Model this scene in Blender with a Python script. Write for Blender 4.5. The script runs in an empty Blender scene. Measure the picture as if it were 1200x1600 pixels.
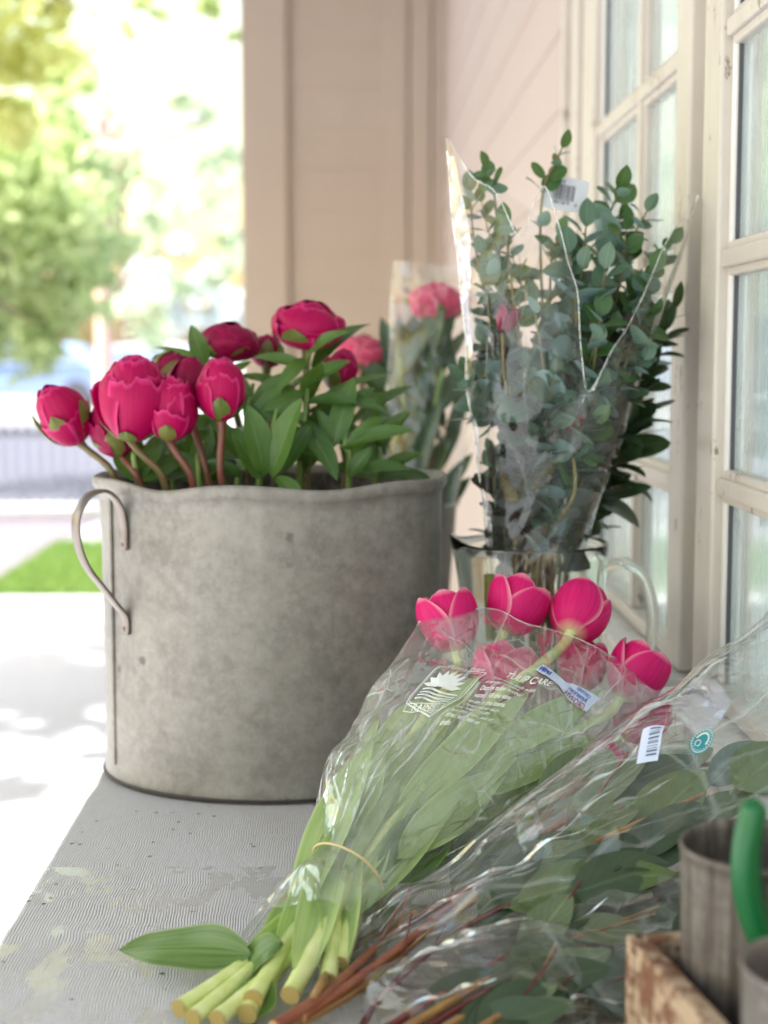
import bpy, bmesh, math, random
from math import sin, cos, pi, sqrt, exp, radians
from mathutils import Vector, Matrix, noise

V = Vector
SC = bpy.context.scene
COL = SC.collection

# ------------------------------------------------------------------ camera, world, sun, exposure
CAM = V((0.0, 0.0, 1.195))
FPX, W0, H0 = 2400.0, 1200.0, 1600.0
PITCH, YAW = radians(5.95), radians(1.19)
FWD = V((sin(YAW) * cos(PITCH), cos(YAW) * cos(PITCH), -sin(PITCH)))
RIGHT = V((cos(YAW), -sin(YAW), 0.0))
UP = RIGHT.cross(FWD)
cd = bpy.data.cameras.new('camera')
cd.sensor_fit = 'VERTICAL'
cd.sensor_height = 36.0
cd.lens = 36.0 * FPX / H0
cd.clip_start, cd.clip_end = 0.02, 800.0
cd.dof.use_dof = True
cd.dof.focus_distance = 1.27
cd.dof.aperture_fstop = 4.5
co = bpy.data.objects.new('camera', cd)
COL.objects.link(co)
co.matrix_world = Matrix(((RIGHT.x, UP.x, -FWD.x, CAM.x), (RIGHT.y, UP.y, -FWD.y, CAM.y),
                          (RIGHT.z, UP.z, -FWD.z, CAM.z), (0, 0, 0, 1)))
SC.camera = co

SUN_EL, SUN_AZ = radians(55), radians(-12)      # azimuth measured from -X towards +Y
SUN_DIR = V((-cos(SUN_EL) * cos(SUN_AZ), cos(SUN_EL) * sin(SUN_AZ), sin(SUN_EL)))
wd = bpy.data.worlds.new('World')
SC.world = wd
wd.use_nodes = True
wn = wd.node_tree
for n_ in list(wn.nodes):
    wn.nodes.remove(n_)
sky = wn.nodes.new('ShaderNodeTexSky')
sky.sky_type = 'NISHITA'
sky.sun_disc = False
sky.sun_elevation = SUN_EL
sky.sun_rotation = math.atan2(SUN_DIR.x, SUN_DIR.y)
sky.dust_density = 3.0
sky.air_density = 2.2
sky.ozone_density = 0.5
bg = wn.nodes.new('ShaderNodeBackground')
bg.inputs['Strength'].default_value = 0.15
wo = wn.nodes.new('ShaderNodeOutputWorld')
wn.links.new(sky.outputs[0], bg.inputs[0])
wn.links.new(bg.outputs[0], wo.inputs[0])

sd = bpy.data.lights.new('sun', 'SUN')
sd.energy = 5.0
sd.angle = radians(0.5)
sd.color = (1.0, 0.98, 0.95)
so = bpy.data.objects.new('sun', sd)
COL.objects.link(so)
so.rotation_euler = SUN_DIR.to_track_quat('Z', 'Y').to_euler()

SC.view_settings.view_transform = 'Standard'
SC.view_settings.look = 'None'
SC.view_settings.gamma = 1.0
SC.view_settings.use_curve_mapping = False
SC.view_settings.exposure = 1.65
SC.cycles.max_bounces = 24
SC.cycles.transparent_max_bounces = 48
SC.cycles.transmission_bounces = 16
SC.cycles.glossy_bounces = 6
SC.cycles.diffuse_bounces = 5
SC.cycles.caustics_reflective = False
SC.cycles.sample_clamp_indirect = 6.0


def P(px, py, Y):
    """point at depth Y that the photograph shows at pixel (px, py) of 1200 x 1600"""
    d = FWD * FPX + RIGHT * (px - W0 / 2) - UP * (py - H0 / 2)
    return CAM + d * (Y / d.y)


def PZ(px, py, z):
    """point at height z seen at pixel (px, py)"""
    d = FWD * FPX + RIGHT * (px - W0 / 2) - UP * (py - H0 / 2)
    return CAM + d * ((z - CAM.z) / d.z)


def proj(p):
    q = p - CAM
    k = FPX / q.dot(FWD)
    return W0 / 2 + q.dot(RIGHT) * k, H0 / 2 - q.dot(UP) * k


T = 0.75            # table top height
WALL = 0.36         # x of the house wall

# ------------------------------------------------------------------ helpers


def lin(r, g, b):
    def c(x):
        x /= 255.0
        return x / 12.92 if x <= 0.04045 else ((x + 0.055) / 1.055) ** 2.4
    return (c(r), c(g), c(b), 1.0)


class NT:
    def __init__(self, name):
        self.m = bpy.data.materials.new(name)
        self.m.use_nodes = True
        self.t = self.m.node_tree
        for n in list(self.t.nodes):
            self.t.nodes.remove(n)
        self.o = self.t.nodes.new('ShaderNodeOutputMaterial')

    def n(self, typ, _p=None, **inp):
        nd = self.t.nodes.new('ShaderNode' + typ)
        for k, v in (_p or {}).items():
            setattr(nd, k, v)
        for k, v in inp.items():
            key = int(k[1:]) if k[0] == 'i' and k[1:].isdigit() else k.replace('_', ' ')
            s = nd.inputs[key]
            if isinstance(v, bpy.types.NodeSocket):
                self.t.links.new(v, s)
            else:
                s.default_value = v
        return nd

    def math(self, op, a, b=0.0, clamp=False):
        return self.n('Math', {'operation': op, 'use_clamp': clamp}, i0=a, i1=b).outputs[0]

    def mix(self, f, a, b, blend='MIX'):
        nd = self.n('Mix', {'data_type': 'RGBA', 'blend_type': blend})
        for i, v in ((0, f), (6, a), (7, b)):
            if isinstance(v, bpy.types.NodeSocket):
                self.t.links.new(v, nd.inputs[i])
            else:
                nd.inputs[i].default_value = v
        return nd.outputs[2]

    def ramp(self, f, stops, interp='LINEAR'):
        nd = self.n('ValToRGB', None, Fac=f)
        cr = nd.color_ramp
        cr.interpolation = interp
        while len(cr.elements) < len(stops):
            cr.elements.new(0.5)
        for e, (p, c) in zip(cr.elements, stops):
            e.position = p
            e.color = c if hasattr(c, '__len__') else (c, c, c, 1)
        return nd.outputs[0]

    def pos(self, sx=1, sy=1, sz=1, rot=(0, 0, 0)):
        g = self.n('NewGeometry')
        mp = self.n('Mapping', None, Vector=g.outputs['Position'], Scale=(sx, sy, sz), Rotation=rot)
        return mp.outputs[0]

    def noise(self, vec, scale, detail=4, rough=0.55, dist=0.0):
        return self.n('TexNoise', None, Vector=vec, Scale=scale, Detail=detail, Roughness=rough, Distortion=dist).outputs['Fac']

    def vor(self, vec, scale, feature='F1'):
        return self.n('TexVoronoi', {'feature': feature}, Vector=vec, Scale=scale).outputs['Distance']

    def bump(self, h, strength=0.3, dist=0.01, normal=None):
        nd = self.n('Bump', None, Height=h, Strength=strength, Distance=dist)
        if normal is not None:
            self.t.links.new(normal, nd.inputs['Normal'])
        return nd.outputs[0]

    def out(self, s):
        self.t.links.new(s, self.o.inputs[0])
        return self.m


def tube_frames(pts):
    n = len(pts)
    fr = []
    prev = None
    for i in range(n):
        t = (pts[min(i + 1, n - 1)] - pts[max(i - 1, 0)])
        if t.length < 1e-9:
            t = V((0, 0, 1))
        t.normalize()
        if prev is None:
            a = V((0, 0, 1)) if abs(t.z) < 0.9 else V((1, 0, 0))
            x = (a - t * a.dot(t)).normalized()
        else:
            x = prev - t * prev.dot(t)
            x = x.normalized() if x.length > 1e-6 else t.orthogonal().normalized()
        prev = x
        fr.append((t, x, t.cross(x)))
    return fr


def spline(ctrl, n):
    c = [V(p) for p in ctrl]
    if len(c) == 2:
        return [c[0].lerp(c[1], i / (n - 1)) for i in range(n)]
    ext = [c[0] * 2 - c[1]] + c + [c[-1] * 2 - c[-2]]
    out = []
    m = len(c) - 1
    for i in range(n):
        t = i / (n - 1) * m
        k = min(int(t), m - 1)
        f = t - k
        p0, p1, p2, p3 = ext[k], ext[k + 1], ext[k + 2], ext[k + 3]
        out.append(0.5 * ((2 * p1) + (p2 - p0) * f + (2 * p0 - 5 * p1 + 4 * p2 - p3) * f * f
                          + (3 * p1 - p0 - 3 * p2 + p3) * f ** 3))
    return out


def origin_of(parent):
    o = V((0, 0, 0))
    while parent is not None:
        o += parent.location
        parent = parent.parent
    return o


class MB:
    def __init__(self):
        self.v, self.f, self.uv = [], [], []

    def add(self, p):
        self.v.append(V(p))
        return len(self.v) - 1

    def face(self, ids, uvs=None):
        self.f.append(ids)
        self.uv.append(uvs or [(0.5, 0.5)] * len(ids))

    def grid(self, fn, nu, nv, wrap=False):
        """fn(u, v) with u, v in 0..1"""
        b = len(self.v)
        cu = nu if wrap else nu + 1
        for j in range(nv + 1):
            for i in range(cu):
                self.v.append(V(fn(i / nu, j / nv)))
        for j in range(nv):
            for i in range(nu):
                a = b + j * cu + i
                bb = b + j * cu + (i + 1) % cu
                self.face((a, bb, bb + cu, a + cu),
                          [(i / nu, j / nv), ((i + 1) / nu, j / nv), ((i + 1) / nu, (j + 1) / nv), (i / nu, (j + 1) / nv)])
        return b

    def tube(self, pts, rad, n=8, cap=True, flat=1.0):
        fr = tube_frames(pts)
        b = len(self.v)
        m = len(pts)
        for k, (p, (t, x, y)) in enumerate(zip(pts, fr)):
            r = rad[k] if hasattr(rad, '__len__') else rad
            for i in range(n):
                a = 2 * pi * i / n
                self.v.append(p + x * (r * cos(a)) + y * (r * sin(a) * flat))
        for k in range(m - 1):
            for i in range(n):
                a0, a1 = b + k * n + i, b + k * n + (i + 1) % n
                self.face((a0, a1, a1 + n, a0 + n),
                          [(i / n, k / (m - 1)), ((i + 1) / n, k / (m - 1)), ((i + 1) / n, (k + 1) / (m - 1)), (i / n, (k + 1) / (m - 1))])
        if cap:
            b2 = len(self.v)
            self.v += [self.v[b + i].copy() for i in range(n)] + [self.v[b + (m - 1) * n + i].copy() for i in range(n)]
            self.face(tuple(b2 + i for i in reversed(range(n))), [(0.5, 0.0)] * n)
            self.face(tuple(b2 + n + i for i in range(n)), [(0.5, 1.0)] * n)

    def box(self, lo, hi, M=None):
        lo, hi = V(lo), V(hi)
        c = [V((x, y, z)) for x in (lo.x, hi.x) for y in (lo.y, hi.y) for z in (lo.z, hi.z)]
        if M is not None:
            c = [M @ p for p in c]
        b = len(self.v)
        self.v += c
        for q in ((0, 1, 3, 2), (4, 6, 7, 5), (0, 4, 5, 1), (2, 3, 7, 6), (0, 2, 6, 4), (1, 5, 7, 3)):
            self.face(tuple(b + i for i in q), [(0, 0), (1, 0), (1, 1), (0, 1)])

    def lathe(self, prof, n, centre, fn=None):
        c = V(centre)

        def f(u, v):
            k = v * (len(prof) - 1)
            i = min(int(k + 1e-6), len(prof) - 1)
            r, z = prof[i]
            a = 2 * pi * u
            p = V((r * cos(a), r * sin(a), z))
            if fn:
                p = fn(p, a, i)
            return c + p
        self.grid(f, n, len(prof) - 1, wrap=True)

    def build(self, name, mat, parent=None, smooth=True, bevel=0.0, solid=0.0):
        o0 = origin_of(parent)
        me = bpy.data.meshes.new(name)
        me.from_pydata([tuple(p - o0) for p in self.v], [], self.f)
        ul = me.uv_layers.new(name='UVMap')
        flat = []
        for q in self.uv:
            for uv in q:
                flat += [uv[0], uv[1]]
        ul.data.foreach_set('uv', flat)
        me.materials.append(mat)
        if smooth:
            me.polygons.foreach_set('use_smooth', [True] * len(me.polygons))
        me.update()
        o = bpy.data.objects.new(name, me)
        COL.objects.link(o)
        if parent is not None:
            o.parent = parent
        if solid:
            md = o.modifiers.new('solid', 'SOLIDIFY')
            md.thickness = solid
            md.offset = 0
        if bevel:
            md = o.modifiers.new('bevel', 'BEVEL')
            md.width = bevel
            md.segments = 2
            md.limit_method = 'ANGLE'
        return o


def tag(o, label, cat, group=None):
    o['label'] = label
    o['category'] = cat
    if group:
        o['group'] = group
    return o


def kind(o, k):
    o['kind'] = k
    return o


def thing(name, label, cat, loc, group=None):
    o = bpy.data.objects.new(name, None)
    o.empty_display_size = 0.05
    o.location = V(loc)
    COL.objects.link(o)
    return tag(o, label, cat, group)


def frame(axis, roll=0.0, origin=(0, 0, 0)):
    z = V(axis).normalized()
    a = V((0, 0, 1)) if abs(z.z) < 0.95 else V((0, 1, 0))
    x = a.cross(z).normalized()
    y = z.cross(x)
    x2 = x * cos(roll) + y * sin(roll)
    y2 = z.cross(x2)
    o = V(origin)
    return Matrix(((x2.x, y2.x, z.x, o.x), (x2.y, y2.y, z.y, o.y), (x2.z, y2.z, z.z, o.z), (0, 0, 0, 1)))


def text_shape(body, size, align='CENTER'):
    cu = bpy.data.curves.new('text', 'FONT')
    cu.body = body
    cu.size = size
    cu.offset = size * 0.014
    cu.align_x = align
    ob = bpy.data.objects.new('text', cu)
    COL.objects.link(ob)
    dg = bpy.context.evaluated_depsgraph_get()
    me = bpy.data.meshes.new_from_object(ob.evaluated_get(dg))
    vs = [v.co.copy() for v in me.vertices]
    fs = [tuple(p.vertices) for p in me.polygons]
    bpy.data.objects.remove(ob)
    bpy.data.curves.remove(cu)
    bpy.data.meshes.remove(me)
    return vs, fs


# ------------------------------------------------------------------ materials
def m_paint(name, col, rough=0.5, dirt=0.25, scale=6.0, chip=0.0):
    t = NT(name)
    p = t.pos()
    n1 = t.noise(p, scale, 6, 0.65)
    n2 = t.noise(t.pos(9, 9, 1.2), 8, 4)
    c = t.mix(t.math('MULTIPLY', t.ramp(n1, [(0.35, 0), (0.75, 1)]), dirt), col, (col[0] * 0.62, col[1] * 0.58, col[2] * 0.52, 1))
    if chip:
        e = t.math('ADD', t.noise(t.pos(1, 1, 0.45), 46, 6, 0.7), t.math('MULTIPLY', t.noise(p, 7, 3), 0.5))
        c = t.mix(t.math('MULTIPLY', t.ramp(e, [(0.90, 0), (0.925, 1)]), chip), c, lin(104, 84, 68))
        c = t.mix(t.math('MULTIPLY', t.ramp(t.noise(t.pos(1, 1, 0.25), 26, 6, 0.7), [(0.5, 0), (0.8, 1)]), 0.25), c, lin(150, 136, 118))
    b = t.bump(n2, 0.12, 0.004)
    return t.out(t.n('BsdfPrincipled', None, Base_Color=c, Roughness=rough, Normal=b).outputs[0])


def m_table():
    t = NT('whitewashed_plank')
    p = t.pos()
    warp = t.noise(p, 9, 3)
    sep = t.n('SeparateXYZ', None, Vector=p)
    x = t.math('ADD', sep.outputs[0], t.math('ADD', t.math('MULTIPLY', warp, 0.014), t.math('MULTIPLY', t.noise(p, 38, 3), 0.0035)))
    ridge = t.math('SINE', t.math('MULTIPLY', x, 2 * pi / 0.0023))
    patch = t.ramp(t.noise(p, 7, 4), [(0.38, 0.25), (0.6, 1.0)])
    ridge = t.math('MULTIPLY', ridge, patch)
    fine = t.noise(t.pos(160, 30, 1), 2.2, 5)
    cells = t.vor(t.pos(16, 40, 1), 3.0)
    chips = t.ramp(t.math('ADD', cells, t.math('MULTIPLY', t.noise(p, 60, 3), 0.35)), [(0.235, 1), (0.262, 0)])
    chipmask = t.ramp(t.noise(p, 5, 3), [(0.42, 0), (0.62, 1)])
    chips = t.math('MULTIPLY', chips, chipmask)
    fl = t.vor(t.pos(9, 30, 1, (0, 0, 0.12)), 1.6)
    flakes = t.ramp(t.math('ADD', fl, t.math('MULTIPLY', t.noise(p, 45, 4), 0.4)), [(0.20, 1), (0.215, 0)])
    sp = t.ramp(t.vor(p, 55), [(0.09, 1), (0.13, 0)])
    spots = t.math('MULTIPLY', sp, t.ramp(t.noise(p, 14, 2), [(0.48, 0), (0.55, 1)]))
    dark = t.math('MAXIMUM', t.math('MAXIMUM', chips, spots), t.math('MULTIPLY', flakes, t.ramp(t.noise(p, 3.5, 2), [(0.4, 0), (0.5, 1)])))
    stain = t.ramp(t.noise(p, 4.6, 3, 0.5, 0.6), [(0.46, 0), (0.66, 1)])
    base = t.mix(t.math('MULTIPLY', stain, 0.45), lin(192, 192, 194), lin(176, 171, 162))
    base = t.mix(t.math('MULTIPLY', t.math('MULTIPLY', t.math('SUBTRACT', 0.0, ridge), 0.5), 0.35), base, lin(150, 136, 122))
    base = t.mix(t.math('MULTIPLY', t.ramp(fine, [(0.4, 0), (0.8, 1)]), 0.35), base, lin(168, 154, 140))
    c = t.mix(dark, base, lin(52, 40, 38))
    wet = t.ramp(t.noise(t.pos(1.6, 1, 1), 13, 6, 0.62, 0.6), [(0.53, 0), (0.56, 1)])
    wetzone = t.math('LESS_THAN', sep.outputs[1], 1.30)
    wet = t.math('MULTIPLY', wet, wetzone)
    c = t.mix(t.math('MULTIPLY', wet, 0.20), c, lin(150, 142, 132))
    rough = t.math('SUBTRACT', 0.55, t.math('MULTIPLY', wet, 0.47))
    h = t.math('ADD', t.math('MULTIPLY', ridge, 0.35), t.math('MULTIPLY', fine, 0.5))
    h = t.math('SUBTRACT', h, t.math('MULTIPLY', dark, 1.2))
    h = t.math('MULTIPLY', h, t.math('SUBTRACT', 1.0, t.math('MULTIPLY', wet, 0.75)))
    wb = t.bump(t.math('ADD', t.noise(p, 70, 3), t.math('MULTIPLY', ridge, 0.12)), 0.35, 0.002)
    pr = t.n('BsdfPrincipled', None, Base_Color=c, Roughness=rough, Normal=t.bump(h, 0.55, 0.0012), Coat_Weight=t.math('MULTIPLY', wet, 0.55), Coat_Roughness=0.04, Coat_Normal=wb)
    return t.out(pr.outputs[0])


def m_zinc(name='weathered_zinc', tint=(152, 147, 138), dark=(106, 101, 94), metal=0.28, sc=1.0, streak=0.0):
    t = NT(name)
    p = t.pos()
    n1 = t.noise(p, 17 * sc, 9, 0.74)
    n2 = t.noise(t.pos(70, 70, 7), 1.6 * sc, 6, 0.7)
    n3 = t.noise(p, 85 * sc, 5, 0.7)
    c = t.mix(t.ramp(n1, [(0.32, 0), (0.7, 1)]), lin(*dark), lin(*tint))
    c = t.mix(t.math('MULTIPLY', t.ramp(n2, [(0.35, 0), (0.75, 1)]), 0.45), c, lin(120, 115, 110))
    c = t.mix(t.math('MULTIPLY', t.ramp(n3, [(0.42, 0), (0.72, 1)]), 0.45), c, lin(164, 161, 156))
    sp = t.ramp(t.math('ADD', t.vor(p, 26 * sc), t.math('MULTIPLY', n3, 0.25)), [(0.20, 1), (0.27, 0)])
    sp = t.math('MULTIPLY', sp, t.ramp(t.noise(p, 7 * sc, 2), [(0.5, 0), (0.62, 0.75)]))
    c = t.mix(sp, c, lin(74, 64, 60))
    if streak:
        n4 = t.noise(t.pos(150, 150, 5), 1.0, 5, 0.7)
        c = t.mix(t.math('MULTIPLY', t.ramp(n4, [(0.38, 0), (0.62, 1)]), streak), c, lin(70, 60, 54))
    scr = t.ramp(t.noise(t.pos(5, 5, 260), 1.5, 3, 0.6), [(0.66, 0), (0.72, 1)])
    c = t.mix(t.math('MULTIPLY', t.math('MULTIPLY', scr, t.ramp(n1, [(0.45, 0), (0.7, 1)])), 0.35), c, lin(176, 173, 168))
    rough = t.math('ADD', 0.40, t.math('MULTIPLY', n1, 0.25))
    h = t.math('ADD', n1, t.math('MULTIPLY', n3, 0.25))
    return t.out(t.n('BsdfPrincipled', None, Base_Color=c, Roughness=rough, Metallic=metal,
                     Normal=t.bump(h, 0.15, 0.004)).outputs[0])


def m_leaf(name, c1, c2, rough=0.45, transl=0.18, vein=0.35, veincol=None, spec=0.5, side=9.0, back=(0.35, 0.5, 0.06, 1), under=None, par=0.0):
    t = NT(name)
    g = t.n('NewGeometry')
    rnd = g.outputs['Random Per Island']
    uv = t.n('SeparateXYZ', None, Vector=t.n('UVMap').outputs[0])
    u, v = uv.outputs[0], uv.outputs[1]
    c = t.mix(rnd, c1, c2)
    c = t.mix(t.math('MULTIPLY', t.ramp(t.noise(t.pos(), 60, 4), [(0.3, 0), (0.75, 1)]), 0.3), c,
              (c1[0] * 0.6, c1[1] * 0.62, c1[2] * 0.55, 1))
    au = t.math('ABSOLUTE', t.math('SUBTRACT', u, 0.5))
    mid = t.ramp(au, [(0.012, 1), (0.05, 0)])
    sv = t.math('SINE', t.math('MULTIPLY', t.math('SUBTRACT', v, t.math('MULTIPLY', au, 0.7)), side * 2 * pi))
    sv = t.math('MULTIPLY', t.ramp(sv, [(0.86, 0), (1.0, 1)]), 0.4)
    vn = t.math('MULTIPLY', t.math('MAXIMUM', mid, sv), vein)
    vc = veincol or (min(c2[0] * 2.2 + 0.03, 1), min(c2[1] * 1.9 + 0.03, 1), min(c2[2] * 1.8 + 0.02, 1), 1)
    c = t.mix(vn, c, vc)
    hgt = t.math('MAXIMUM', mid, sv)
    if par:
        ps = t.n('TexNoise', None, Vector=t.n('CombineXYZ', None, X=t.math('MULTIPLY', u, 22.0), Y=t.math('MULTIPLY', v, 1.3), Z=t.math('MULTIPLY', rnd, 30.0)).outputs[0], Scale=1.0, Detail=5.0).outputs['Fac']
        c = t.mix(t.math('MULTIPLY', t.ramp(ps, [(0.35, 0), (0.7, 1)]), par), c, vc)
        c = t.mix(t.ramp(au, [(0.45, 0), (0.5, 0.6)]), c, vc)
        hgt = t.math('ADD', hgt, ps)
    if under:
        c = t.mix(t.math('MULTIPLY', g.outputs['Backfacing'], 0.8), c, under)
    b = t.bump(hgt, 0.25, 0.0008)
    pr = t.n('BsdfPrincipled', None, Base_Color=c, Roughness=rough, Normal=b)
    pr.inputs['Specular IOR Level'].default_value = spec
    tr = t.n('BsdfTranslucent', None, Color=t.mix(0.5, c, back))
    return t.out(t.n('MixShader', None, Fac=transl, i1=pr.outputs[0], i2=tr.outputs[0]).outputs[0])


def m_petal(name, body, edge, base, edge_w=0.2, transl=0.25, deep=None):
    """v runs from the petal's foot to its tip, u across"""
    t = NT(name)
    g = t.n('NewGeometry')
    uv = t.n('SeparateXYZ', None, Vector=t.n('UVMap').outputs[0])
    u, v = uv.outputs[0], uv.outputs[1]
    au = t.math('MULTIPLY', t.math('ABSOLUTE', t.math('SUBTRACT', u, 0.5)), 2.0)
    streak = t.n('TexNoise', None, Vector=t.n('CombineXYZ', None, X=t.math('MULTIPLY', u, 26.0), Y=t.math('MULTIPLY', v, 1.6),
                                             Z=t.math('MULTIPLY', g.outputs['Random Per Island'], 40.0)).outputs[0],
                 Scale=1.0, Detail=4.0).outputs['Fac']
    c = t.mix(t.ramp(streak, [(0.3, 0), (0.72, 1)]), deep or (body[0] * 0.72, body[1] * 0.6, body[2] * 0.72, 1), body)
    c = t.mix(t.math('MULTIPLY', g.outputs['Random Per Island'], 0.3), c, (body[0] * 0.75, body[1] * 0.7, body[2] * 0.85, 1))
    ed = t.math('MAXIMUM', t.ramp(au, [(1 - edge_w, 0), (1.0, 1)]), t.ramp(v, [(1 - edge_w * 0.6, 0), (1.0, 1)]))
    ed = t.math('MULTIPLY', ed, t.math('ADD', 0.45, t.math('MULTIPLY', streak, 0.7)))
    c = t.mix(ed, c, edge)
    ft = t.math('MULTIPLY', t.ramp(v, [(0.03, 1), (0.26, 0)]), t.math('ADD', 0.4, streak))
    c = t.mix(ft, c, base)
    pr = t.n('BsdfPrincipled', None, Base_Color=c, Roughness=0.5, Normal=t.bump(streak, 0.12, 0.001))
    pr.inputs['Specular IOR Level'].default_value = 0.25
    tr = t.n('BsdfTranslucent', None, Color=c)
    return t.out(t.n('MixShader', None, Fac=transl, i1=pr.outputs[0], i2=tr.outputs[0]).outputs[0])


def m_stem(name, c1, c2, rough=0.4, cut=None):
    t = NT(name)
    n = t.noise(t.pos(40, 40, 40), 1.5, 4)
    c = t.mix(t.ramp(n, [(0.3, 0), (0.7, 1)]), c1, c2)
    if cut:
        v = t.n('SeparateXYZ', None, Vector=t.n('UVMap').outputs[0]).outputs[1]
        c = t.mix(t.ramp(v, [(0.001, 1), (0.006, 0)]), c, cut)
    return t.out(t.n('BsdfPrincipled', None, Base_Color=c, Roughness=rough, Normal=t.bump(n, 0.2, 0.002)).outputs[0])


def m_film(name, haze=0.05, refl=0.07, tint=(0.985, 0.99, 0.985, 1), rough=0.05, power=2.6, hazecol=(0.82, 0.84, 0.82, 1), grazing=0.75, crease=0.35, sc=1.0, bag=None, stretch=0.3, bumpk=0.6):
    """thin clear film: mirror-like glints, faint milkiness, whitened crease lines"""
    t = NT(name)
    p = t.pos()
    if bag is not None:      # pattern runs along the bag
        g = t.n('NewGeometry').outputs['Position']
        ds = [t.n('VectorMath', {'operation': 'DOT_PRODUCT'}, i0=g, i1=tuple(a * k)).outputs['Value']
              for a, k in ((bag.S, 1.0), (bag.N, 1.0), (bag.ax, stretch))]
        p = t.n('CombineXYZ', None, X=ds[0], Y=ds[1], Z=ds[2]).outputs[0]
    wv = t.n('TexNoise', None, Vector=p, Scale=13.0 * sc, Detail=2.0).outputs['Color']
    pw = t.mix(0.055 / sc, p, wv, 'ADD')
    e1 = t.vor(pw, 17 * sc, 'DISTANCE_TO_EDGE')
    e2 = t.vor(pw, 41 * sc, 'DISTANCE_TO_EDGE')
    h = t.math('ADD', t.math('MINIMUM', e1, 0.22), t.math('MULTIPLY', t.math('MINIMUM', e2, 0.2), 0.4))
    h = t.math('ADD', h, t.math('MULTIPLY', t.noise(p, 30 * sc, 3, 0.6), 0.35))
    b = t.bump(h, bumpk, 0.022 / sc)
    fc = t.n('LayerWeight', None, Blend=0.5, Normal=b).outputs['Facing']
    f = t.math('ADD', refl, t.math('MULTIPLY', t.math('POWER', fc, power), grazing), clamp=True)
    gl = t.n('BsdfGlossy', None, Color=(1, 1, 1, 1), Roughness=rough, Normal=b)
    tr = t.n('BsdfTransparent', None, Color=tint)
    df = t.n('BsdfDiffuse', None, Color=hazecol)
    tl = t.n('BsdfTranslucent', None, Color=hazecol)
    dd = t.n('MixShader', None, Fac=0.35, i1=df.outputs[0], i2=tl.outputs[0])
    gate = t.ramp(t.noise(p, 10 * sc, 3), [(0.45, 0), (0.62, 1)])
    ln = t.math('MAXIMUM', t.ramp(e1, [(0.0, 1), (0.022, 0)]), t.math('MULTIPLY', t.ramp(e2, [(0.0, 1), (0.03, 0)]), 0.6))
    ln = t.math('MULTIPLY', t.math('MULTIPLY', ln, gate), crease)
    hz = t.math('MULTIPLY', t.ramp(t.noise(p, 14, 4, 0.6), [(0.36, 0.12), (0.7, 1.0)]), haze)
    hz = t.math('ADD', hz, ln, clamp=True)
    a = t.n('MixShader', None, Fac=hz, i1=tr.outputs[0], i2=dd.outputs[0])
    return t.out(t.n('MixShader', None, Fac=f, i1=a.outputs[0], i2=gl.outputs[0]).outputs[0])


def m_plain(name, col, rough=0.5, metal=0.0, bump=0.0, scale=50.0, var=0.15):
    t = NT(name)
    n = t.noise(t.pos(), scale, 4)
    c = t.mix(t.math('MULTIPLY', n, var), col, (col[0] * 0.5, col[1] * 0.5, col[2] * 0.5, 1))
    pr = t.n('BsdfPrincipled', None, Base_Color=c, Roughness=rough, Metallic=metal)
    if bump:
        t.t.links.new(t.bump(n, bump, 0.003), pr.inputs['Normal'])
    return t.out(pr.outputs[0])


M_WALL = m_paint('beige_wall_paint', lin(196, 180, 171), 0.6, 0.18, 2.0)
M_TRIM = m_paint('cream_trim_paint', lin(208, 200, 190), 0.36, 0.28, 5.0, 0.8)
M_WHITE = m_paint('white_sill_paint', lin(228, 226, 222), 0.4, 0.2, 9.0, 0.8)
M_TABLE = m_table()
M_ZINC = m_zinc()
M_ZINC2 = m_zinc('grey_tin', (150, 143, 135), (92, 86, 82), 0.5, 2.0)
M_STEEL = m_plain('steel_strap', lin(138, 128, 120), 0.36, 0.85, 0.1, 60, 0.5)
M_WALLE = m_paint('shaded_beige_paint', lin(188, 171, 153), 0.6, 0.15, 2.0)  # same wall paint, darkened to put the end wall's shade into its colour
# ------------------------------------------------------------------ setting
def m_patio():
    t = NT('pale_concrete')
    p = t.pos()
    n = t.noise(p, 0.9, 6, 0.6)
    n2 = t.noise(p, 12, 5, 0.65)
    c = t.mix(n, lin(172, 174, 180), lin(200, 202, 208))
    c = t.mix(t.math('MULTIPLY', n2, 0.35), c, lin(140, 132, 128))
    return t.out(t.n('BsdfPrincipled', None, Base_Color=c, Roughness=0.85, Normal=t.bump(n2, 0.3, 0.01)).outputs[0])


def m_paving():
    t = NT('mauve_paving')
    p = t.pos()
    br = t.n('TexBrick', None, Vector=t.pos(2.2, 2.2, 1), Color1=lin(118, 104, 114), Color2=lin(104, 96, 108), Mortar=lin(130, 124, 126), Scale=1.0)
    c = t.mix(t.math('MULTIPLY', t.noise(p, 3, 5), 0.4), br.outputs[0], lin(96, 88, 96))
    return t.out(t.n('BsdfPrincipled', None, Base_Color=c, Roughness=0.85).outputs[0])


def flat(name, x0, x1, y0, y1, z, mat):
    mb = MB()
    mb.grid(lambda u, v: (x0 + (x1 - x0) * u, y0 + (y1 - y0) * v, z), 8, 8)
    return kind(mb.build(name, mat), 'structure')


M_EARTH = m_plain('dry_earth', lin(158, 158, 158), 0.9, 0, 0.2, 2.0, 0.4)
flat('ground', -400, 400, -200, 600, -0.012, M_EARTH)
flat('patio', -16, 3, -6, 7.5, 0.0, m_patio())
flat('lawn', -1.85, 3, 7.5, 9.55, -0.002, m_plain('lawn_soil', lin(112, 132, 84), 0.9, 0, 0.3, 30, 0.5))
flat('path', -16, -1.85, 7.5, 11.1, -0.004, m_paving())
flat('road', -60, 40, 11.6, 24.0, -0.006, m_plain('sunlit_asphalt', lin(104, 104, 116), 0.9, 0, 0.2, 6.0, 0.3))
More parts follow.
